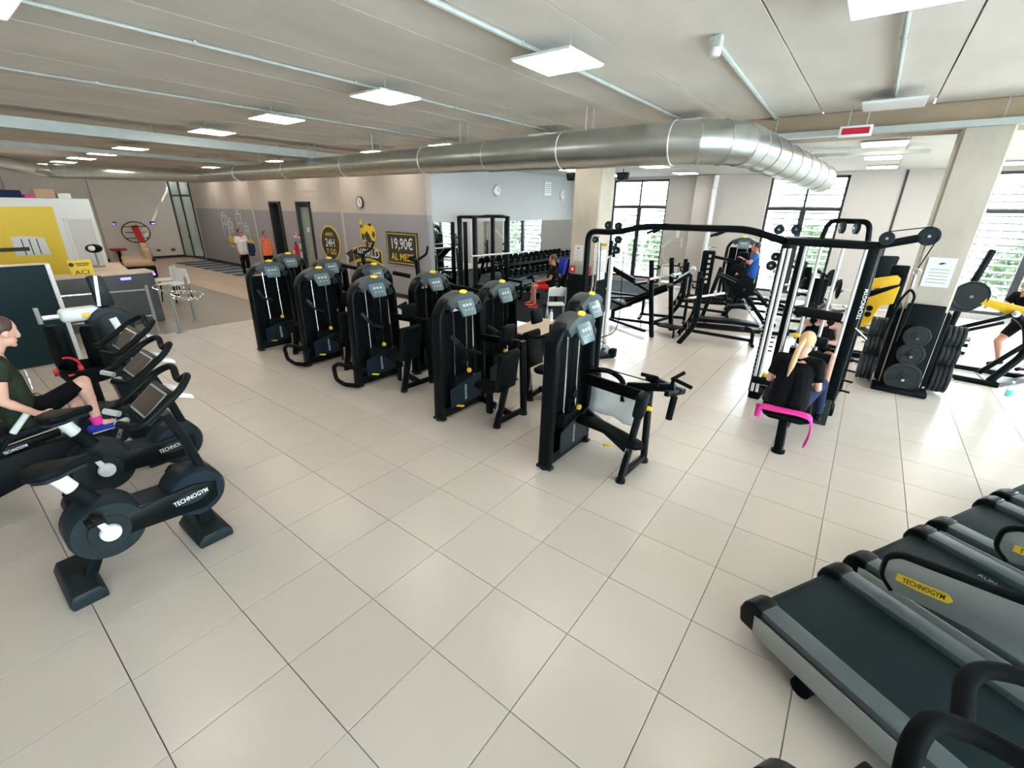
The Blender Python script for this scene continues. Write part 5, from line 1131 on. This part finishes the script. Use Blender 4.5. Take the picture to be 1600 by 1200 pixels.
# barrier posts
for k,(x,y,l) in enumerate(((-9.06,2.60,'steel barrier post with rail, left of two'),(-8.88,2.92,'steel barrier post with chrome hoops, right of two'),(-9.75,3.5,'steel barrier post nearest the reception desk'))):
    t=thing('barrier_post',l,'barrier post',(x,y,0)); B().cyl((0,0,.02),(0,0,1.0),.028,n=12).lathe([(0,0),(.075,0),(.07,.02),(.03,.03),(0,.03)],18).o('post','grey',t)
    if k==0:
        for z in(.92,.40): B().tube([(0,0,z),(-.25,-1.3,z)],.018,8).o('rail','chrome',t)
    elif k==1:
        for dx,dy,z in((-.35,.1,.88),(.25,.22,.80),(-.15,.3,.70)): B().torus((dx,dy,z),.27,.013,(.15,.1,1),n=26).o('hoop','chrome',t)
# dark partition
t=thing('partition_panel','tall dark teal partition panel with a white edge behind the bikes','partition',(-8.2,-.1,0))
B().box((0,0,.80),(.04,2.6,1.58)).o('panel','teal',t); B().box((.0,1.31,.80),(.07,.06,1.6),b=.01).o('white_edge','white',t); B().box((0,0,1.605),(.06,2.64,.03),b=.005).o('top_rail','wood',t)
for y in(-1.1,1.1): B().box((0,y,.015),(.5,.08,.03),b=.008).o('foot','blackm',t)
for z in(1.2,.75): B().box((.03,-.05,z),(.02,.10,.03),b=.005).o('small_clip','silver',t)
# vibration frame by far wall
t=thing('stretch_frame','red padded machine with a round black cage against the far wall','exercise machine',(-24.5,6.55,0))
B().bar((.45,.10,.15),(-.05,-.05,1.55),.05,.26,b=.02,up=(0,1,0)).o('red_board','red',t); B().torus((0,-.05,1.25),.45,.02,(1,0,0),n=26,sy=1.15).o('cage_ring','blackm',t)
for z in(1.0,1.25,1.5): B().tube([(.02,-.45,z),(.02,.36,z)],.015,8).o('cage_bar','blackm',t)
B().box((.1,-.9,.55),(.4,.55,.10),b=.03).o('red_seat','red',t); B().bar((.1,-.9,.0),(.1,-.9,.5),.1,.1).o('seat_post','blackm',t); B().bar((.1,0,.03),(.6,0,.03),.5,.05).o('base_plate','blackm',t)
for y,l in((5.85,'left'),(7.35,'right')):
    t=thing('blue_sensor','small black device glowing blue on the far wall, %s of two'%l,'sensor',(-24.97,y,1.62)); B().box((0,0,0),(.06,.22,.14),b=.01).o('case','blackm',t); B().box((.032,0,-.02),(.01,.14,.06)).o('light','led',t)
for y,l in((6.4,'left'),(7.0,'right')):
    t=thing('wall_socket','small dark wall socket low on the far wall, %s of two'%l,'socket',(-24.98,y+.9,.38)); B().box((0,0,0),(.03,.14,.09),b=.008).o('plate','ink',t); B().box((.016,0,0),(.006,.08,.04)).o('insert','frame',t)
# blue training mats
bm_=B().box((0,0,.006),(.55,1.25,.018),b=.004,seg=1).mesh('exercise_mat','blue')
for k in range(7):
    o=bpy.data.objects.new('floor_mat',bm_); COL.objects.link(o); o.location=(-22.2+.92*k,7.72+.02*k,0); o.rotation_euler=(0,0,R(3)); tag(o,'navy blue floor mat along the logo wall, %s from the far end'%ORD[k],'mat','blue mats along the wall')
for n,x in ((8,0),):
    pass
# pink bottle and cloth near the rower
t=thing('drink_bottle','bright pink drink bottle with white cap on the floor left of the rower','bottle',(1.50,6.22,.0))
B().lathe([(.038,0),(.04,.01),(.04,.15),(.034,.17),(.034,.18),(0,.18)],18).o('bottle_body','pink',t); B().lathe([(.03,.18),(.03,.215),(.02,.235),(0,.235)],16).o('bottle_cap','white',t)
t=B(); n=16; vs=[];fs=[]
prof=[(1.56,.30),(1.585,.44),(1.66,.455),(1.80,.45),(1.95,.45),(2.06,.455),(2.11,.43),(2.13,.30),(2.12,.16),(2.10,.08)]
for i,(x,z) in enumerate(prof):
    for j in range(6): v=j/5; vs.append((x+.01*math.sin(j*2+i),5.36+.18*v*(1-.06*max(0,i-5))+.02*math.sin(i*1.7+j),z+.012*math.sin(i*2.1+j*1.3)))
for i in range(len(prof)-1):
    for j in range(5): fs.append((i*6+j,(i+1)*6+j,(i+1)*6+j+1,i*6+j+1))
t.add(vs,fs); o=t.o('jacket','pink'); mo=o.modifiers.new('s','SOLIDIFY'); mo.thickness=.012; ss=o.modifiers.new('u','SUBSURF'); ss.levels=ss.render_levels=1
tag(o,'hot pink jacket draped over the rowing bench under the woman','jacket')
# ================================================================== PEOPLE
def remesh(b,vox,name,m,smooth=3):
    me=bpy.data.meshes.new('tmp'); me.from_pydata(b.v,[],b.f); bm=bmesh.new(); bm.from_mesh(me); bmesh.ops.recalc_face_normals(bm,faces=bm.faces[:]); bm.to_mesh(me); bm.free()
    ob=bpy.data.objects.new('tmp',me); COL.objects.link(ob)
    r=ob.modifiers.new('r','REMESH'); r.mode='VOXEL'; r.voxel_size=vox; r.use_smooth_shade=True
    s=ob.modifiers.new('s','SMOOTH'); s.factor=.5; s.iterations=smooth
    dg=bpy.context.evaluated_depsgraph_get(); dg.update()
    out=bpy.data.meshes.new_from_object(ob.evaluated_get(dg)); bpy.data.objects.remove(ob)
    out.polygons.foreach_set('use_smooth',[True]*len(out.polygons)); out.materials.clear(); out.materials.append(K[m]); out.name=name
    return out
def cap(b,p,q,r0,r1,n=12):
    p=Vector(p);q=Vector(q); b.ball(p,r0,n=n,m=8); b.ball(q,r1,n=n,m=8); 
    if (q-p).length>1e-4: b.cyl(p,q,r0,r1,n)
def fingers(b,w,d,pn,side,curl=.6,k=1.0):
    # w wrist, d hand direction, pn palm normal, side: thumb side vector
    d=Vector(d).normalized(); pn=Vector(pn); pn=(pn-d*pn.dot(d)).normalized(); sd=d.cross(pn)*side
    c=Vector(w)+d*.055*k
    for o in(-.022,0,.022): cap(b,Vector(w)+sd*o*.8*k,Vector(w)+d*.085*k+sd*o*1.15*k,.014*k,.013*k,8)
    for i,(o,L) in enumerate(((.030,.070),(.010,.080),(-.010,.074),(-.030,.058))):
        p=Vector(w)+d*.088*k+sd*o*k; dd=d.copy(); r=.0095*k
        for j in range(3):
            g=curl*(j+.5)*.75; dd=(d*math.cos(g)+pn*math.sin(g)); q=p+dd*(L*k*(.45,.32,.23)[j]); cap(b,p,q,r,r*.9,8); p=q; r*=.9
    p=Vector(w)+d*.025*k+sd*.028*k; q=p+(d*.5+sd*.75+pn*.35).normalized()*.040*k; cap(b,p,q,.013*k,.011*k,8); cap(b,q,q+(d*.8+sd*.25+pn*.5).normalized()*.032*k,.011*k,.009*k,8)
def person(label,J,skin,shirt,pants,shoes,hair,sleeve=.5,leg=1.0,fem=False,vox=.011,tail=None,curl=.8,hairlen=0,glasses=False,k=1.0):
    """J: joints as world points: pel, chest, neck, head, look; shL elL wrL hdL(dir) ...; hipL knL anL toL ..."""
    base=V(J['pel'].x,J['pel'].y,0); g={a:(b-base if a not in('look','up','hdL','hdR','pnL','pnR','rt') else b) for a,b in J.items()}
    look=g['look'].normalized(); rt=g['rt'].normalized(); up=g.get('up',V(0,0,1)).normalized()
    hr=look.cross(up).normalized(); hu=hr.cross(look).normalized()
    H=Matrix((hr,look,hu)).transposed().to_4x4()   # x right, y look, z up
    b=B(); head=g['head']
    # head
    b.ball(head+hu*.025*k,(.072*k,.092*k,.105*k),M=H,n=18,m=12); b.ball(head+look*.03*k-hu*.055*k,(.055*k,.06*k,.06*k),M=H)
    b.ball(head+look*.075*k-hu*.098*k,(.026*k,.022*k,.020*k),M=H)
    b.ball(head+look*.098*k-hu*.012*k,(.013*k,.022*k,.022*k),M=H); b.ball(head+look*.105*k-hu*.028*k,(.016*k,.014*k,.010*k),M=H)
    for s in(-1,1): b.ball(head+hr*(.073*s*k)-hu*.005*k-look*.005*k,(.010*k,.022*k,.032*k),M=H); b.ball(head+hr*(.030*s*k)+look*.082*k+hu*.022*k,(.022*k,.012*k,.008*k),M=H)
    b.ball(head+look*.086*k-hu*.060*k,(.024*k,.012*k,.008*k),M=H)
    cap(b,g['neck']-up*.02,head-hu*.03*k-look*.01,.055*k,.052*k)
    sh=(g['shL']+g['shR'])/2
    cw=.115 if not fem else .10
    for s in(-1,1):
        cap(b,g['chest']+rt*s*.07*k,g['neck']+rt*s*.05*k-up*.06,cw*k,.06*k); cap(b,g['pel']+rt*s*.075*k,g['chest']+rt*s*.055*k,.105*k,cw*k)
    for S_ in 'LR':
        cap(b,g['sh'+S_],g['neck']-up*.05,.055*k,.055*k)
        cap(b,g['sh'+S_],g['el'+S_],.050*k if not fem else .044*k,.038*k); cap(b,g['el'+S_],g['wr'+S_],.038*k,.026*k); cap(b,lerp(g['el'+S_],g['wr'+S_],.25),lerp(g['el'+S_],g['wr'+S_],.3),.040*k,.038*k)
        fingers(b,g['wr'+S_],g['hd'+S_],g['pn'+S_],1 if S_=='R' else -1,curl,k)
        cap(b,g['hip'+S_],g['kn'+S_],.085*k,.054*k); cap(b,g['kn'+S_],g['an'+S_],.052*k,.036*k); cap(b,lerp(g['kn'+S_],g['an'+S_],.25)-J['look']*.012,lerp(g['kn'+S_],g['an'+S_],.4),.055*k,.05*k)
        cap(b,g['an'+S_],lerp(g['an'+S_],g['to'+S_],.7),.035*k,.030*k)
    me=remesh(b,vox,'person',skin)
    o=bpy.data.objects.new('person',me); COL.objects.link(o); o.location=base; tag(o,label,'person')
    # shirt
    t=B(); e=.017
    for s in(-1,1):
        cap(t,g['chest']+rt*s*.07*k,g['neck']+rt*s*.055*k-up*.075,(cw+e)*k,.062*k); cap(t,g['pel']+rt*s*.084*k-up*.035,g['chest']+rt*s*.055*k,(.112+e)*k,(cw+e)*k)
    for S_ in 'LR':
        if sleeve>0:
            cap(t,g['sh'+S_],g['neck']-up*.06,.066*k,.058*k)
            a=g['sh'+S_]; c=lerp(a,g['el'+S_],min(1,sleeve)); t.ball(a,.066*k); t.cyl(a,c,.066*k,.058*k,14)
            if sleeve>1: t.ball(c,.056*k); t.cyl(c,lerp(g['el'+S_],g['wr'+S_],sleeve-1),.056*k,.040*k,14)
        else: cap(t,lerp(g['sh'+S_],g['neck'],.45),g['neck']-up*.07,.058*k,.055*k)
    q=bpy.data.objects.new('shirt',remesh(t,vox,'shirt',shirt)); COL.objects.link(q); q.parent=o
    # trousers
    t=B(); 
    for s in(-1,1): cap(t,g['pel']+rt*s*.07*k-up*.01,g['pel']+rt*s*.08*k-up*.04,.110*k,.113*k)
    for S_ in 'LR':
        t.ball(g['hip'+S_],.100*k); c=lerp(g['hip'+S_],g['kn'+S_],min(1,leg)); t.cyl(g['hip'+S_],c,.100*k,(.100-.036*min(1,leg))*k,16)
        if leg>1: t.ball(c,.064*k); t.cyl(c,lerp(g['kn'+S_],g['an'+S_],leg-1),.066*k,.048*k,14); cap(t,lerp(c,g['an'+S_],.3)-J['look']*.01,lerp(c,g['an'+S_],.4),.063*k,.058*k)
    q=bpy.data.objects.new('trousers' if leg>1 else 'shorts',remesh(t,vox,'trousers',pants)); COL.objects.link(q); q.parent=o
    for S_ in 'LR':
        t=B(); a=g['an'+S_]; to=g['to'+S_]; f=(to-a); ff=V(f.x,f.y,f.z).normalized(); dn=(V(0,0,-1)-ff*V(0,0,-1).dot(ff)).normalized()
        heel=a-ff*.045+dn*.055; tip=to+dn*.0
        cap(t,heel,lerp(a,to,.55)+dn*.028,.040*k,.043*k); cap(t,lerp(a,to,.55)+dn*.028,to,.043*k,.034*k); cap(t,a+dn*.01,a+dn*.04,.045*k,.042*k)
        q=bpy.data.objects.new('shoe',remesh(t,.008,'shoe',shoes)); COL.objects.link(q); q.parent=o
        B().bar(heel+dn*.036,tip+dn*.028,.075*k,.018,b=.008).o('sole','f_white',q)
    # hair
    t=B(); t.ball(head+hu*.045*k-look*.018*k,(.082*k,.092*k,.098*k),M=H,n=18,m=12); 
    if hairlen: cap(t,head-look*.05*k+hu*.02,head-look*.07*k-hu*hairlen,.07*k,.055*k)
    c2=B(); 
    hm_=remesh(t,.009,'hair',hair,2)
    q=bpy.data.objects.new('hair',hm_); COL.objects.link(q); q.parent=o
    # cut the hair away from the face
    bm=bmesh.new(); bm.from_mesh(hm_); n0=head+hu*.045*k; 
    kill=[v for v in bm.verts if (v.co-head).dot(look)>.045*k and (v.co-head).dot(hu)<.075*k]
    bmesh.ops.delete(bm,geom=kill,context='VERTS'); bm.to_mesh(hm_); bm.free()
    if tail:
        t=B(); p=[head+hu*.04*k-look*.085*k]+[v-base for v in tail]; t.tube(fil(p,.05),.03,10,sc=[.8]+[1.0]*(len(fil(p,.05))-2)+[.25]); t.ball(p[0],.035)
        q2=bpy.data.objects.new('ponytail',remesh(t,.008,'ponytail',hair,2)); COL.objects.link(q2); q2.parent=o
        B().torus(p[0],.030,.010,look,n=14).o('hair_band','f_black',q2)
    # eyes, brows and mouth
    for s in(-1,1):
        c=head+hr*.031*s*k+look*.086*k+hu*.008*k
        ey=B().ball(c,(.013*k,.009*k,.008*k),M=H,n=10,m=6).o('eye','f_white',o); B().ball(c+look*.0075*k,(.006*k,.004*k,.006*k),M=H,n=8,m=5).o('iris','ink',ey)
    B().ball(head+look*.094*k-hu*.060*k,(.021*k,.006*k,.005*k),M=H,n=10,m=6).o('mouth','f_red' if fem else skin,o)
    if glasses:
        qg=B()
        for s in(-1,1): qg.torus(head+hr*.034*s*k+look*.104*k+hu*.008*k,.026*k,.004,look,n=14,k=5); qg.tube([head+hr*.06*s*k+look*.10*k+hu*.01*k,head+hr*.078*s*k+hu*.01*k],.003,5)
        qg.o('glasses','ink',o)
    return o
def standing(x,y,yaw,h=1.68,armL=None,armR=None,fem=False,turn=0):
    k=h/1.72; f=V(-math.sin(yaw),math.cos(yaw),0); r=V(math.cos(yaw),math.sin(yaw),0); o=V(x,y,0); z=lambda a:V(0,0,a*k)
    J=dict(pel=o+z(.93),chest=o+z(1.25)+f*.005,neck=o+z(1.45),head=o+z(1.585)+f*.02,look=(f*math.cos(turn)+r*math.sin(turn)),rt=r)
    for S_,s in(('L',-1),('R',1)):
        J['sh'+S_]=o+r*s*.175*k+z(1.40); J['el'+S_]=o+r*s*.23*k-f*.03+z(1.12); J['wr'+S_]=o+r*s*.24*k+f*.06+z(.88); J['hd'+S_]=V(0,0,-1)+f*.3; J['pn'+S_]=-r*s
        J['hip'+S_]=o+r*s*.085*k+z(.90); J['kn'+S_]=o+r*s*.10*k+f*.01+z(.50); J['an'+S_]=o+r*s*.11*k+z(.095); J['to'+S_]=o+r*s*.13*k+f*.17*k+z(.040)
    for S_,a in(('L',armL),('R',armR)):
        if a: J['el'+S_]=o+r*a[0][0]+f*a[0][1]+V(0,0,a[0][2]); J['wr'+S_]=o+r*a[1][0]+f*a[1][1]+V(0,0,a[1][2]); J['hd'+S_]=(J['wr'+S_]-J['el'+S_]).normalized(); J['pn'+S_]=V(0,0,-1) if abs(J['hd'+S_].z)<.8 else -r
    return J,k
# person in white t-shirt holding a dark jacket
J,k=standing(-16.0,7.40,R(-75),1.70,armL=((-.26,.05,1.12),(-.20,.25,1.0)))
person('person in a white t-shirt and black trousers holding a dark jacket by the grey wall',J,'skint','f_white','f_black','f_green','brown',.6,1.95,False,.012,glasses=True,k=k)
t=B().box((0,0,0),(.09,.20,.46),b=.045,seg=3).box((.03,.06,.05),(.10,.14,.32),b=.05,seg=3).o('jacket','f_navy',None,(-15.72,7.58,.98)); tag(t,'dark jacket hanging from the hand of the person in the white t-shirt','jacket')
J,k=standing(-15.45,8.02,R(-95),1.62,armR=((.25,.16,1.18),(.28,.45,1.12)),armL=((-.2,.1,1.14),(-.15,.30,1.05)))
person('person in a coral sleeveless top and black trousers reaching towards the door',J,'skint','f_orange','f_black','f_black','hairblack',.0,1.95,True,.012,k=k)
# person in blue by the window
J,k=standing(-.20,13.8,R(100),1.78,armL=((-.30,.10,1.25),(-.15,.30,1.35)))
person('person in a royal blue shirt standing beside the round weight machine by the window',J,'skint','f_blue','f_black','f_black','hairblack',.6,1.9,False,.012,k=k)
# seated man in red shorts
o_=V(-4.45,10.25,0); f=V(-.80,-.60,0).normalized(); r=V(-f.y*-1,f.x*-1,0); r=f.cross(V(0,0,1))
J=dict(pel=o_+V(0,0,.60),chest=o_-f*.06+V(0,0,.93),neck=o_-f*.08+V(0,0,1.13),head=o_-f*.05+V(0,0,1.27),look=f+V(0,0,-.12),rt=r)
for S_,s in(('L',-1),('R',1)):
    J['sh'+S_]=o_-f*.08+r*s*.185+V(0,0,1.08); J['el'+S_]=o_+f*.02+r*s*.24+V(0,0,.80); J['wr'+S_]=o_+f*.25+r*s*.10+V(0,0,.70); J['hd'+S_]=f-r*s*.4; J['pn'+S_]=V(0,0,-1)
    J['hip'+S_]=o_+r*s*.10+V(0,0,.57); J['kn'+S_]=o_+f*.44+r*s*.18+V(0,0,.58); J['an'+S_]=o_+f*(.48 if s>0 else .40)+r*s*.20+V(0,0,.11); J['to'+S_]=J['an'+S_]+f*.17-V(0,0,.055)
person('seated person in a black t-shirt, red shorts and red shoes before the mirror',J,'skint','f_black','f_red','f_red','brown',.65,.75,False,.011)
# woman rowing, back to the camera
o_=V(1.83,5.66,0); f=V(.05,1,0).normalized(); r=V(1,-.05,0)
J=dict(pel=o_+V(0,-.02,.53),chest=o_+f*.05+V(0,0,.84),neck=o_+f*.12+V(0,0,1.03),head=o_+f*.17+V(.02,0,1.155),look=f+V(.35,0,-.22),rt=r)
for S_,s in(('L',-1),('R',1)):
    J['sh'+S_]=o_+f*.09+r*s*.185+V(0,0,.965); J['el'+S_]=o_+f*.05+r*s*.245+V(0,0,.70); J['wr'+S_]=o_+f*.29+r*s*.13+V(0,0,.66); J['hd'+S_]=f; J['pn'+S_]=V(0,0,-1)
    J['hip'+S_]=o_+r*s*.11+V(0,0,.50); J['kn'+S_]=o_+f*.40+r*s*(.25 if s>0 else .20)+V(0,0,.66); J['an'+S_]=o_+f*.62+r*s*.28+V(0,0,.22); J['to'+S_]=J['an'+S_]+f*.15+V(0,0,.09)
person('woman with long blond ponytail, black t-shirt and navy leggings rowing with her back turned',J,'skin','f_black','f_navy','f_black','blond',.75,1.95,True,.009,tail=[V(1.80,5.64,1.10),V(1.79,5.60,.98),V(1.77,5.585,.80)],curl=1.1)
# person facing camera at far side of the tower
o_=V(1.87,7.92,0); f=V(0,-1,0); r=V(-1,0,0)
J=dict(pel=o_+V(0,0,.55),chest=o_+f*.05+V(0,0,.86),neck=o_+f*.10+V(0,0,1.05),head=o_+f*.15+V(0,0,1.18),look=f+V(0,0,-.3),rt=r)
for S_,s in(('L',-1),('R',1)):
    J['sh'+S_]=o_+f*.06+r*s*.20+V(0,0,1.0); J['el'+S_]=o_+f*.10+r*s*.27+V(0,0,.76); J['wr'+S_]=o_+f*.30+r*s*.12+V(0,0,.80); J['hd'+S_]=f; J['pn'+S_]=V(0,0,-1)
    J['hip'+S_]=o_+r*s*.10+V(0,0,.53); J['kn'+S_]=o_+f*.35+r*s*.24+V(0,0,.62); J['an'+S_]=o_+f*.30+r*s*.26+V(0,0,.14); J['to'+S_]=J['an'+S_]+f*.17-V(0,0,.06)
person('person in a black sleeveless top facing the camera behind the cable tower pads',J,'skin','f_black','f_black','f_black','brown',.0,.6,False,.010,curl=1.1)
t=thing('row_stool','black stool pad behind the cable tower under the facing person','stool',(1.87,7.98,0)); B().box((0,0,.39),(.40,.36,.07),b=.025,seg=3).o('pad','pad',t); B().bar((0,0,.02),(0,0,.36),.08,.08).bar((0,-.2,.03),(0,.25,.03),.08,.05).o('stand','black',t)
# person at the right edge
o_=V(4.62,11.25,0); f=V(-.75,-.66,0).normalized(); r=f.cross(V(0,0,1))
J=dict(pel=o_+V(0,0,.85),chest=o_+f*.10+V(0,0,1.14),neck=o_+f*.20+V(0,0,1.32),head=o_+f*.27+V(0,0,1.44),look=f+V(0,0,-.25),rt=r)
for S_,s in(('L',-1),('R',1)):
    J['sh'+S_]=o_+f*.16+r*s*.20+V(0,0,1.27); J['el'+S_]=o_+f*.30+r*s*.27+V(0,0,1.02); J['wr'+S_]=o_+f*.50+r*s*.22+V(0,0,1.08); J['hd'+S_]=f; J['pn'+S_]=V(0,0,-1)
    J['hip'+S_]=o_+r*s*.10+V(0,0,.82); J['kn'+S_]=o_+f*(.22 if s>0 else .02)+r*s*.14+V(0,0,.47); J['an'+S_]=o_+f*(.02 if s>0 else -.15)+r*s*.16+V(0,0,.10); J['to'+S_]=J['an'+S_]+f*.17-V(0,0,.055)
person('person in a black t-shirt and black shorts leaning on the machine at the right edge',J,'skint','f_black','f_black','f_black','hairblack',.5,.7,False,.011)
# cyclist on the recumbent bike
o_=V(-3.40,.0,0); f=V(0,1,0); r=V(1,0,0)
J=dict(pel=o_+f*.12+V(0,0,.81),chest=o_+f*.10+V(0,0,1.13),neck=o_+f*.11+V(0,0,1.36),head=o_+f*.20+V(0,0,1.51),look=f+V(-.3,0,-.3),rt=r)
for S_,s in(('L',-1),('R',1)):
    J['sh'+S_]=o_+f*.10+r*s*.20+V(0,0,1.28); J['el'+S_]=o_+f*.04+r*s*.30+V(0,0,1.02); J['wr'+S_]=o_+f*.20+r*s*.31+V(0,0,.86); J['hd'+S_]=V(0,.6,-.6); J['pn'+S_]=V(-s,0,-.2)
    J['hip'+S_]=o_+r*s*.10+f*.16+V(0,0,.79); 
J['knR']=o_+f*.56+r*.13+V(0,0,1.0); J['anR']=o_+f*.55+r*.20+V(0,0,.60); J['toR']=J['anR']+V(.01,.16,-.035)
J['knL']=o_+f*.46+r*-.14+V(0,0,.82); J['anL']=o_+f*.58+r*-.20+V(0,0,.42); J['toL']=J['anL']+V(-.01,.16,-.05)
p=person('rider in an olive t-shirt and black shorts on the recumbent bike at the left edge',J,'skin','f_olive','f_black','f_royal','brown',.45,.9,True,.008,curl=1.2)
for S_ in 'LR':
    a=J['an'+S_]-V(o_.x,J['pel'].y,0); B().cyl(a+V(0,0,.0),a+V(0,-.01,.07),.044,.042,14).o('sock','pink' if S_=='R' else 'f_white',p)
q=B()
for k_,(dx,dz) in enumerate(((.03,.03),(.05,-.03),(.02,-.09))): q.box((dx,.12,1.12+dz),(.10,.012,.05),b=.005)
q.o('shirt_print','whitep',p)
for o in list(bpy.data.objects):
    if o.type=='MESH' and o.name.startswith('Cube'): o.name='part'
bpy.context.view_layer.update()
